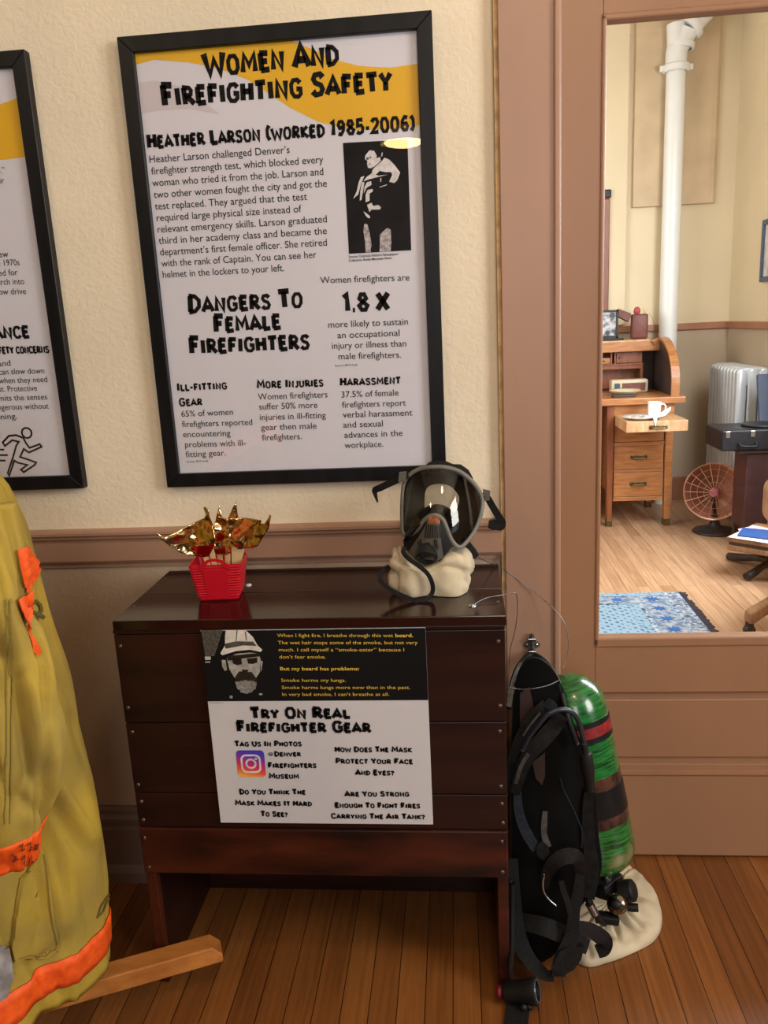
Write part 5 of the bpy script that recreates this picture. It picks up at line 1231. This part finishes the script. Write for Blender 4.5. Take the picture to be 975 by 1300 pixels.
# framed photograph and camera case on the ledge
p0, p1 = U(758, 428, 3.86), U(785, 393, 3.86)
fr2 = thing('photo_frame', 'small dark framed black and white photograph on the desk ledge', 'picture frame', ((p0.x+p1.x)/2, 3.87, ZL))
bm = nb()
zb_, ztp = ZL+.012, p1.z
for q in ((p0.x, p1.x, zb_, zb_+.02), (p0.x, p1.x, ztp-.014, ztp), (p0.x, p0.x+.014, zb_, ztp), (p1.x-.014, p1.x, zb_, ztp)): box(bm, q[0], q[1], 3.852, 3.87, q[2], q[3], .002)
box(bm, p0.x, p1.x, 3.862, 3.872, zb_, ztp); obj('frame', bm, m_iron, fr2)
bm = nb(); box(bm, p0.x-.02, p1.x+.035, 3.83, 3.91, ZL+.0005, ZL+.014, .004); obj('plinth', bm, m_iron, fr2)
bm = nb(); box(bm, p0.x+.014, p1.x-.014, 3.859, 3.861, zb_+.02, ztp-.014); obj('photograph', bm, M('grey_photo', srgb(190, 190, 196), rough=.4, alt=srgb(50, 50, 56), scale=26, detail=8, lo=.42, hi=.6), fr2)
q0, q1 = U(802, 428, 3.90), U(823, 398, 3.90)
cs = thing('camera_case', 'brown leather case with open flap and red ball on the desk ledge', 'case', ((q0.x+q1.x)/2, 3.93, ZL))
bm = nb(); box(bm, q0.x, q1.x, 3.885, 3.965, ZL+.0005, q1.z, .014, 3); obj('case_body', bm, m_leather, cs, smooth=True, autosmooth=40)
bm = nb(); prism(bm, [(U(785, 392, 3.9).x, U(785, 392, 3.9).z), (U(801, 398, 3.9).x, U(801, 398, 3.9).z), (U(798, 409, 3.9).x, U(798, 409, 3.9).z), (U(784, 402, 3.9).x, U(784, 402, 3.9).z)], 'y', 3.885, 3.955); bevel_all(bm, .004); obj('flap', bm, m_leather, cs)
bm = nb(); t_ = nb(); bmesh.ops.create_uvsphere(t_, u_segments=20, v_segments=12, radius=.026); pc = U(809, 393, 3.92); join(bm, t_, Matrix.Translation((pc.x, 3.925, q1.z+.020)) @ Matrix.Diagonal((.85, .85, 1.1, 1))); obj('red_ball', bm, M('dull_red_ball', srgb(176, 72, 74), rough=.5), cs, smooth=True, label='dull red ball')
pc = U(819, 393, 3.92); bm = nb(); lathe(bm, [(0, 0), (.006, 0), (.007, .026), (.013, .042), (0, .043)], 14, axis_mtx((pc.x-.004, 3.925, q1.z-.003), (.2, 0, 1))); obj('ivory_knob', bm, m_card, cs, smooth=True, label='ivory knob')
bm = nb(); ribbon(bm, [U(824, 398, 3.885), U(828, 404, 3.87), U(831, 415, 3.86), U(833, 428, 3.80), (U(826, 432, 3.79).x, 3.782, ZL-.004), (U(831, 440, 3.78).x, 3.778, ZL-.04)], .008, .002, side=(0, 1, .3)); obj('strap', bm, m_leather, cs)
# tall narrow wooden frame edge on the back wall
g0, g1 = U(755, 430, 4.10), U(776, 240, 4.10)
tf = thing('tall_mirror', 'tall narrow dark wooden frame standing behind the roll-top desk', 'mirror', (g0.x-.15, 4.11, .9))
bm = nb(); box(bm, g1.x-.05, g1.x-.006, 4.103, 4.14, .7, g1.z-.06, .005); box(bm, g1.x-.42, g1.x-.37, 4.103, 4.14, .7, g1.z-.06, .005); box(bm, g1.x-.369, g1.x-.051, 4.106, 4.14, .7, .75, .005); box(bm, g1.x-.42, g1.x-.006, 4.10, 4.14, g1.z-.06, g1.z-.01, .006)
obj('frame', bm, m_deskd, tf)
bm = nb(); box(bm, g1.x-.372, g1.x-.048, 4.122, 4.13, .745, g1.z-.062); obj('mirror_glass', bm, M('mirror_silver', (.8, .8, .8), rough=.05, metal=1, var=.01), tf)
bm = nb(); box(bm, g1.x-.055, g1.x+.002, 4.095, 4.142, g1.z-.055, g1.z+.0, .010, 3); obj('corner_rosette', bm, m_iron, tf)

# standpipe
m_pipe = M('white_pipe_paint', srgb(232, 234, 232), rough=.3, var=.02)
PYp = 4.05
pa = U(859, 88, PYp)
pipe = thing('standpipe', 'white painted vertical pipe with collar and angled branch behind the roll-top desk', 'pipe', (pa.x-.004, PYp, 0))
bm = nb(); tube(bm, [(pa.x-.004, PYp, .0), (pa.x-.004, PYp, pa.z+.02)], .060, 28); obj('pipe_run', bm, m_pipe, pipe, smooth=True, autosmooth=40)
bm = nb(); lathe(bm, [(.064, -.022), (.078, -.022), (.084, -.015), (.084, .015), (.078, .022), (.064, .022)], 28, Matrix.Translation((pa.x-.004, PYp, pa.z+.005)))
for sx in (-1, 1): lathe(bm, [(0, -.016), (.014, -.016), (.014, .016), (0, .016)], 10, axis_mtx((pa.x-.004+sx*.090, PYp-.01, pa.z+.005), (0, 0, 1)))
obj('collar', bm, m_pipe, pipe, smooth=True, autosmooth=40)
zc = pa.z+.03
q = U(866, 52, PYp); e = U(905, 18, PYp)
bm = nb(); tube(bm, smooth_path([(pa.x-.004, PYp, zc-.01), (pa.x-.002, PYp, zc+.08), (q.x+.0, PYp, q.z), (q.x+.03, PYp-.005, q.z+.06)], 5), .066, 28); tube(bm, [(pa.x-.004, PYp, q.z-.04), (pa.x-.012, PYp, q.z+.10)], .058, 24)
lathe(bm, [(.064, -.02), (.082, -.02), (.086, 0), (.082, .02), (.064, .02)], 28, axis_mtx((q.x+.05, PYp-.005, q.z+.075), (.72, 0, .7))); lathe(bm, [(.064, -.015), (.08, -.015), (.08, .015), (.064, .015)], 28, axis_mtx((q.x-.004, PYp, q.z-.03), (.1, 0, 1)))
obj('elbow', bm, m_pipe, pipe, smooth=True, autosmooth=40)
bm = nb(); tube(bm, [(q.x+.04, PYp-.005, q.z+.066), (q.x+.34, PYp-.005, q.z+.355)], .062, 28); obj('branch_pipe', bm, m_pipe, pipe, smooth=True, autosmooth=40)

# radiator: rows of rounded sections
m_rad = M('silver_radiator_paint', srgb(206, 212, 218), rough=.3, metal=.35, var=.05)
rad = thing('radiator', 'silver-white column radiator against the office right wall', 'radiator', (1.765, 3.5, 0))
def section(y):
    bm = nb()
    for x in (1.70, 1.765, 1.83):
        out = rrect(x-.030, x+.030, .09, .985, .028, 6)
        prism(bm, out, 'y', y-.024, y+.024)
    out = rrect(1.668, 1.862, .88, .99, .05, 6); prism(bm, out, 'y', y-.020, y+.020)
    out = rrect(1.668, 1.862, .08, .17, .03, 6); prism(bm, out, 'y', y-.020, y+.020)
    bevel_all(bm, .012, 3, .9); return bm
for i in range(9):
    obj('section', section(3.31+i*.062), m_rad, rad, smooth=True, autosmooth=45)
for y in (3.31, 3.31+8*.062):
    bm = nb(); box(bm, 1.69, 1.72, y-.018, y+.018, 0, .10, .006); box(bm, 1.81, 1.84, y-.018, y+.018, 0, .10, .006); obj('foot', bm, m_rad, rad)
bm = nb(); lathe(bm, [(0, 0), (.022, 0), (.022, .02), (.012, .025), (0, .025)], 16, axis_mtx((1.765, 3.284, .55), (0, -1, 0))); obj('air_valve', bm, m_screw, rad, smooth=True, autosmooth=40)
# copper bowl heater with wire guard
hc_ = U(906, 624, 3.22); HR = .174
m_cop = M('polished_copper_bowl', srgb(240, 176, 146), rough=.25, metal=.6, var=.08, scale=6)
m_cw = M('copper_wire', srgb(214, 168, 148), rough=.35, metal=.7, var=.1)
ht = thing('bowl_heater', 'copper bowl electric heater with round wire guard on a black base', 'heater', (hc_.x, 3.22, 0))
hx = Vector((-.18, -.95, .12)).normalized(); hm = axis_mtx(hc_, hx)
bm = nb(); lathe(bm, [(0, -.10), (.04, -.098), (.09, -.08), (.13, -.045), (.16, -.002), (HR, .018), (HR+.003, .016), (.163, -.006), (.132, -.05), (.09, -.086), (0, -.106)], 40, hm); obj('bowl', bm, m_cop, ht, smooth=True)
def hp(r, a, z): return hm @ Vector((r*math.cos(a), r*math.sin(a), z))
gz = lambda r: .018+.045*(1-(r/HR)**2)
bm = nb()
for k in range(18): tube(bm, [hp(HR*s/6, 2*PI*k/18, gz(HR*s/6)) for s in range(1, 7)], .0022, 5)
for r in (.062, .100, .138): tube(bm, [hp(r, 2*PI*k/40, gz(r)) for k in range(40)], .0014, 5, closed=True)
tube(bm, [hp(HR, 2*PI*k/48, .018) for k in range(48)], .0035, 6, closed=True); obj('wire_guard', bm, m_cw, ht, smooth=True)
bm = nb(); lathe(bm, [(0, gz(0)+.008), (.024, gz(0)+.006), (.030, gz(0)), (.028, gz(0)-.006), (0, gz(0)-.006)], 28, hm); bd_ = obj('centre_badge', bm, M('pink_badge', srgb(206, 150, 160), rough=.3, alt=srgb(170, 70, 90), scale=70), ht, smooth=True)
bm = nb(); lathe(bm, [(0, -.09), (.018, -.09), (.024, -.03), (.014, .02), (.0, .03)], 20, hm); obj('element_cone', bm, m_iron, ht, smooth=True)
bm = nb(); lathe(bm, [(0, .0005), (.125, .0005), (.13, .006), (.12, .016), (.07, .026), (.035, .045), (.026, .07), (.024, .11), (0, .112)], 32, Matrix.Translation((hc_.x+.015, 3.22, 0))); obj('base', bm, m_iron, ht, smooth=True)
bm = nb(); tube(bm, [(hc_.x+.015, 3.22, .10), (hc_.x+.02, 3.31, .22), hc_-hx*.10], .011, 10); obj('neck', bm, m_iron, ht, smooth=True)
# portable phonograph on a dark stand
ka, kb = U(917, 547, 2.76), U(918, 571, 2.76)
k1 = 1.862
zk1, zk0 = ka.z, kb.z-.01
stn = thing('dark_stand', 'dark wooden stand under the black phonograph case', 'stand', (1.74, 2.98, 0))
bm = nb(); box(bm, U(946, 620, 2.8).x, 1.86, 2.80, 3.0, .12, zk0-.022, .006); obj('cabinet', bm, M('dark_mahogany', srgb(74, 46, 46), rough=.4, var=.2, scale=8), stn)
bm = nb(); box(bm, ka.x+.10, 1.87, 2.78, 3.02, zk0-.021, zk0-.001, .004); obj('top', bm, m_dark, stn)
for x in (U(946, 620, 2.8).x+.02, 1.84):
    for y in (2.82, 2.98):
        bm = nb(); box(bm, x-.016, x+.016, y-.016, y+.016, 0, .1195, .004); obj('leg', bm, m_dark, stn)
m_case = M('black_leatherette', srgb(30, 29, 34), spec=.3, rough=.45, var=.2, scale=60, bump=.2, bscale=200)
pg = thing('portable_phonograph', 'black portable phonograph case with open lid in front of the radiator', 'phonograph', ((ka.x+k1)/2, 3.0, zk0))
bm = nb(); box(bm, ka.x, k1, 2.76, 3.06, zk0, zk1, .008); cse = obj('case', bm, m_case, pg)
for x in (ka.x+.03, ka.x+.16):
    bm = nb(); box(bm, x-.012, x+.012, 2.753, 2.76, zk1-.04, zk1-.004, .003); obj('latch', bm, m_steel, pg)
bm = nb(); tube(bm, smooth_path([(ka.x+.09, 2.755, zk0+.045), (ka.x+.10, 2.736, zk0+.03), (ka.x+.17, 2.736, zk0+.028), (ka.x+.18, 2.755, zk0+.045)], 4), .006, 8); obj('handle', bm, m_case, pg, smooth=True)
bm = nb(); lathe(bm, [(0, 0), (.105, 0), (.11, .006), (.105, .012), (.035, .013), (0, .016)], 36, Matrix.Translation((ka.x+.26, 2.91, zk1+.001))); obj('turntable', bm, m_iron, pg, smooth=True, autosmooth=40)
l0 = U(963, 478, 3.1)
bm = nb(); prism(bm, [(3.065, zk1-.01), (3.14, zk1+.26), (3.115, zk1+.27), (3.04, zk1+.002)], 'x', l0.x, k1-.01); bevel_all(bm, .004); obj('lid', bm, M('blue_black_lining', srgb(70, 84, 110), rough=.5), pg)
# low wooden swivel seat with papers
sc0 = U(922, 678, 2.35)
m_seat = M('worn_brown_oak', srgb(158, 120, 84), rough=.5, alt=srgb(126, 88, 56), scale=4, detail=5, stretch=(14, 3, 3))
st_ = thing('low_seat', 'low oak seat on cast iron feet, papers lying on it', 'seat', (1.55, 2.5, 0))
zs_ = UZ(922, 681, 0).z
SX0, SZ1 = U(922, 682, 2.33).x, U(930, 681, 2.33).z
SEATM = Matrix.Translation((SX0, 2.333, 0)) @ Matrix.Rotation(math.radians(-42), 4, 'Z')
def spart(name, bm, mat, **k):
    bmesh.ops.transform(bm, matrix=SEATM, verts=bm.verts); return obj(name, bm, mat, st_, **k)
bm = nb(); box(bm, 0, .34, 0, .36, SZ1-.026, SZ1, .008, 3); spart('seat_board', bm, m_seat)
bm = nb(); box(bm, .01, .33, .012, .35, SZ1-.042, SZ1-.0262, .002); spart('dark_gap', bm, m_dark)
bm = nb(); box(bm, .004, .336, .004, .356, SZ1-.072, SZ1-.0422, .008, 3); spart('lower_board', bm, m_seat)
bm = nb(); prism(bm, rrect(.035, .305, SZ1+.012, U(963, 604, 2.55).z, .07, 8), 'y', .334, .352); bevel_all(bm, .005); spart('back_rest', bm, m_seat)
bm = nb(); box(bm, .15, .19, .3605, .378, SZ1-.06, U(963, 615, 2.5).z, .004); spart('back_post', bm, m_seat)
pc_ = SEATM @ Vector((.17, .18, 0))
bm = nb(); tube(bm, [(pc_.x, pc_.y, .05), (pc_.x, pc_.y, SZ1-.072)], .018, 14); obj('pillar', bm, m_iron, st_, smooth=True, autosmooth=40)
for px_, py_, bx, by in ((925, 711, pc_.x, pc_.y), (947, 738, pc_.x, pc_.y), (990, 704, pc_.x, pc_.y), (1006, 728, pc_.x, pc_.y)):
    f = UZ(px_, py_, 0)
    bm = nb(); tube(bm, smooth_path([(f.x, f.y, .022), (f.x*.75+bx*.25, f.y*.75+by*.25, .035), (f.x*.4+bx*.6, f.y*.4+by*.6, .06), (bx, by, .075)], 4), [.021, .021, .022, .022, .021, .02, .019, .018, .018, .018, .018, .018, .018], 10); obj('iron_foot', bm, m_iron, st_, smooth=True)
def paper(name, poly, z, mat, label, cat, th=.002):
    P = [UZ(x, y, z) for x, y in poly]
    bm = nb(); prism(bm, [(p.x, p.y) for p in P], 'z', z, z+th); tag(obj(name, bm, mat), label, cat)
paper('paper_sheet', [(925, 682), (955, 667), (975, 671), (975, 690)], SZ1+.0008, m_paper, 'white paper sheet lowest on the low oak seat', 'paper')
paper('paper_sheet', [(937, 672), (956, 668), (975, 671), (975, 678), (940, 677)], SZ1+.0035, M('pale_pink_paper', srgb(240, 190, 210), rough=.7, var=.03), 'pale pink paper under the blue booklet', 'paper')
paper('booklet', [(936, 680), (943, 671), (985, 675), (985, 686)], SZ1+.007, M('blue_cover', srgb(44, 84, 150), rough=.45, var=.05), 'blue booklet on top of the pink paper', 'booklet', .006)
# swivel desk chair, one foot of its star base in view
fo = UZ(950, 806, 0)
ch = thing('swivel_chair', 'oak swivel chair whose castored foot shows at the door glass corner', 'chair', (fo.x+.31, fo.y+.05, 0))
cc = Vector((fo.x+.31, fo.y+.05, 0))
for k in range(4):
    a = PI+.18+k*PI/2; dv = Vector((math.cos(a), math.sin(a), 0)); tip = cc+dv*.32
    bm = nb(); rows = []
    sd = Vector((-dv.y, dv.x, 0))
    for s, zz, hh, ww in ((0, .20, .07, .05), (.35, .185, .06, .05), (.7, .13, .055, .052), (.93, .088, .06, .056), (1.0, .082, .05, .05)):
        c = cc+dv*(.32*s+.01)+Vector((0, 0, zz)); rows.append([c+sd*ww/2+Vector((0, 0, hh/2)), c-sd*ww/2+Vector((0, 0, hh/2)), c-sd*ww/2-Vector((0, 0, hh/2)), c+sd*ww/2-Vector((0, 0, hh/2))])
    bm.free(); bm = loft(rows, (True, True)); bevel_all(bm, .012, 3, .9); lg = obj('leg', bm, m_seat, ch, smooth=True, autosmooth=50)
    tp = cc+dv*.315
    bm = nb(); lathe(bm, [(0, -.016), (.02, -.016), (.024, -.01), (.024, .01), (.02, .016), (0, .016)], 18, axis_mtx((tp.x, tp.y, .0245), sd)); tube(bm, [(tp.x, tp.y, .03), (tp.x, tp.y, .062)], .018, 12); obj('caster', bm, m_iron, lg, smooth=True, autosmooth=40)
bm = nb(); tube(bm, [(cc.x, cc.y, .17), (cc.x, cc.y, .43)], .028, 16); obj('column', bm, m_iron, ch, smooth=True, autosmooth=40)
bm = nb(); prism(bm, [(cc.x+(.21 if 1 else 0)*math.copysign(abs(math.cos(t))**.6, math.cos(t)), cc.y+.2*math.copysign(abs(math.sin(t))**.6, math.sin(t))) for t in [2*PI*i/32 for i in range(32)]], 'z', .43, .465); bevel_all(bm, .008, 2, .9); obj('seat', bm, m_desk, ch)
bm = nb(); prism(bm, rrect(cc.x+.02-.2, cc.x+.02+.2, .62, .86, .05, 6), 'y', cc.y-.225, cc.y-.20); bevel_all(bm, .006); obj('backrest', bm, m_desk, ch)
for dx in (-.12, .12):
    bm = nb(); tube(bm, [(cc.x+dx, cc.y-.17, .45), (cc.x+dx, cc.y-.212, .66)], .013, 10); obj('back_post', bm, m_desk, ch, smooth=True)
# framed picture on the right wall
y0_, yq_ = UX(968, 280, RX-.02).y, 2.75
zb1, zt1 = UX(967, 358, RX-.02).z, UX(967, 280, RX-.02).z
pf = thing('wall_picture', 'dark blue framed picture on the office right wall above the radiator', 'picture', (RX-.01, (y0_+yq_)/2, zb1))
bm = nb()
for q in ((yq_, y0_, zb1, zb1+.03), (yq_, y0_, zt1-.03, zt1), (y0_-.03, y0_, zb1+.0302, zt1-.0302), (yq_, yq_+.03, zb1+.0302, zt1-.0302)): box(bm, RX-.022, RX-.0005, q[0], q[1], q[2], q[3], .003)
obj('frame', bm, M('blue_black_frame', srgb(62, 78, 104), rough=.4), pf)
bm = nb(); box(bm, RX-.010, RX-.001, yq_+.031, y0_-.031, zb1+.031, zt1-.031); obj('print', bm, M('pale_print', srgb(214, 208, 204), rough=.5, alt=srgb(170, 166, 170), scale=14), pf)
# blue patterned rug
m_rug = bpy.data.materials.new('blue_rug_weave'); m_rug.use_nodes = True; nt = m_rug.node_tree; L = nt.links.new; bs = nt.nodes['Principled BSDF']; bs.inputs['Roughness'].default_value = .95; bs.inputs['Specular IOR Level'].default_value = .1
tc = nt.nodes.new('ShaderNodeTexCoord')
def node(t, **k):
    n = nt.nodes.new(t)
    for a, v in k.items(): setattr(n, a, v)
    return n
ck = node('ShaderNodeTexVoronoi'); ck.inputs['Scale'].default_value = 44; ck.distance = 'MANHATTAN'; ck.inputs['Randomness'].default_value = .35
L(tc.outputs['Object'], ck.inputs['Vector'])
wv_ = node('ShaderNodeTexWave', bands_direction='DIAGONAL'); wv_.inputs['Scale'].default_value = 14; wv_.inputs['Distortion'].default_value = 3; L(tc.outputs['Object'], wv_.inputs['Vector'])
ad = node('ShaderNodeMath', operation='MULTIPLY_ADD'); ad.inputs[1].default_value = .55; L(wv_.outputs['Fac'], ad.inputs[0]); L(ck.outputs['Distance'], ad.inputs[2])
cr = node('ShaderNodeValToRGB'); cr.color_ramp.elements[0].position = .36; cr.color_ramp.elements[1].position = .72
cr.color_ramp.elements[0].color = (*srgb(34, 68, 104), 1); cr.color_ramp.elements[1].color = (*srgb(124, 146, 160), 1)
e = cr.color_ramp.elements.new(.5); e.color = (*srgb(66, 100, 132), 1); L(ad.outputs[0], cr.inputs[0]); L(cr.outputs[0], bs.inputs['Base Color'])
m_rugb = M('rug_border_weave', srgb(146, 150, 156), rough=.95, alt=srgb(88, 106, 130), scale=34, lo=.4, hi=.6, spec=.1)
m_rugd = M('rug_navy', srgb(58, 70, 92), rough=.95, alt=srgb(160, 168, 176), scale=60, lo=.4, hi=.62, spec=.1)
m_rugs = M('rug_blue_motif', srgb(48, 92, 148), rough=.95, spec=.1)
m_fringe = M('rug_fringe', srgb(52, 50, 58), rough=.95, spec=.1)
rc = UZ(864, 751, .008); rx1, ry1 = rc.x-.01, rc.y
rx2 = UZ(905, 806, .008).x
rx1 = (rx1+rx2)/2; rx0, ry0 = rx1-1.7, ry1-2.0+.75
rug = thing('patterned_rug', 'blue and white patterned rug with dark fringe on the office floor', 'rug', ((rx0+rx1)/2, (ry0+ry1)/2, 0))
bm = nb(); box(bm, rx0, rx1, ry0, ry1, .0005, .007, .002); rb2 = obj('rug_field', bm, m_rug, rug)
def strip(name, x0, x1, y0, y1, mat, z=.0072): bm = nb(); box(bm, x0, x1, y0, y1, z, z+.0008); return obj(name, bm, mat, rug)
for x0, x1, m in ((rx1-.075, rx1-.004, m_rugd), (rx1-.20, rx1-.085, m_rugb), (rx1-.225, rx1-.207, m_rugd)): strip('border_band', x0, x1, ry0+.01, ry1-.01, m)
for ya, yb, m in ((ry1-.055, ry1-.012, m_rug), (ry1-.15, ry1-.06, m_rugb), (ry1-.165, ry1-.156, m_rugd)): strip('border_band', rx0+.01, rx1-.21 if m is not m_rug else rx1-.08, ya, yb, m, .0081)
def star(cx, cy):
    bm = nb(); pts = [(cx+(.040 if i % 2 == 0 else .016)*math.cos(PI*i/8), cy+(.040 if i % 2 == 0 else .016)*math.sin(PI*i/8)) for i in range(16)]
    prism(bm, pts, 'z', .0091, .0096); obj('star_motif', bm, m_rugs, rug)
for i in range(6): star(rx1-.142, ry1-.10-.13*i)
for i in range(1, 6): star(rx1-.142-.17*i, ry1-.105)
for i in range(9):
    bm = nb(); y = ry1-.08-.075*i; prism(bm, [(rx1-.066, y-.024), (rx1-.014, y-.012), (rx1-.014, y+.024), (rx1-.066, y+.012)], 'z', .0081, .0085); obj('chevron_motif', bm, m_rugb, rug)
bm = nb(); rr = random.Random(5)
y = ry0
while y < ry1:
    w_ = rr.uniform(.008, .016); l_ = rr.uniform(.02, .04); box(bm, rx1, rx1+l_, y, y+w_, .0006, .004); y += w_*.95
fg = obj('fringe', bm, m_fringe, rug); fg['kind'] = 'stuff'

# pendant lamps: one mirrored in the poster glazing, two added for warm overhead light
m_bulb = emit('lamp_glow', (1, .62, .25), 26)
m_shade = M('white_shade_enamel', srgb(226, 214, 190), rough=.4)
for x, y in ((-.27, -3.35), (-1.6, -2.2), (.4, -1.4)):
    z = 2.37 if y < -3 else 2.8
    L_ = thing('pendant_lamp', 'white dome pendant lamp hanging from the museum room ceiling', 'lamp', (x, y, z), 'dome pendant lamps')
    bm = nb(); lathe(bm, [(.02, .10), (.06, .085), (.11, .05), (.14, 0), (.136, 0), (.105, .046), (.055, .08), (.02, .094)], 28, Matrix.Translation((x, y, z))); obj('shade', bm, m_shade, L_, smooth=True)
    bm = nb(); t_ = nb(); bmesh.ops.create_uvsphere(t_, u_segments=16, v_segments=10, radius=.055); join(bm, t_, Matrix.Translation((x, y, z+.005)) @ Matrix.Diagonal((2.1, 2.1, .5, 1))); obj('bulb', bm, m_bulb, L_, smooth=True)
    bm = nb(); tube(bm, [(x, y, z+.09), (x, y, 3.2)], .006, 8); obj('cord', bm, m_rub, L_)
    if y < -3: continue  # only the two added lamps carry a point light
    pl_ = bpy.data.lights.new('added_lamp_light', 'POINT'); pl_.energy = 16; pl_.color = (1, .80, .56); pl_.shadow_soft_size = .11
    po = bpy.data.objects.new('added_lamp_light', pl_); COL.objects.link(po); po.parent = L_; po.location = (0, 0, -.13)
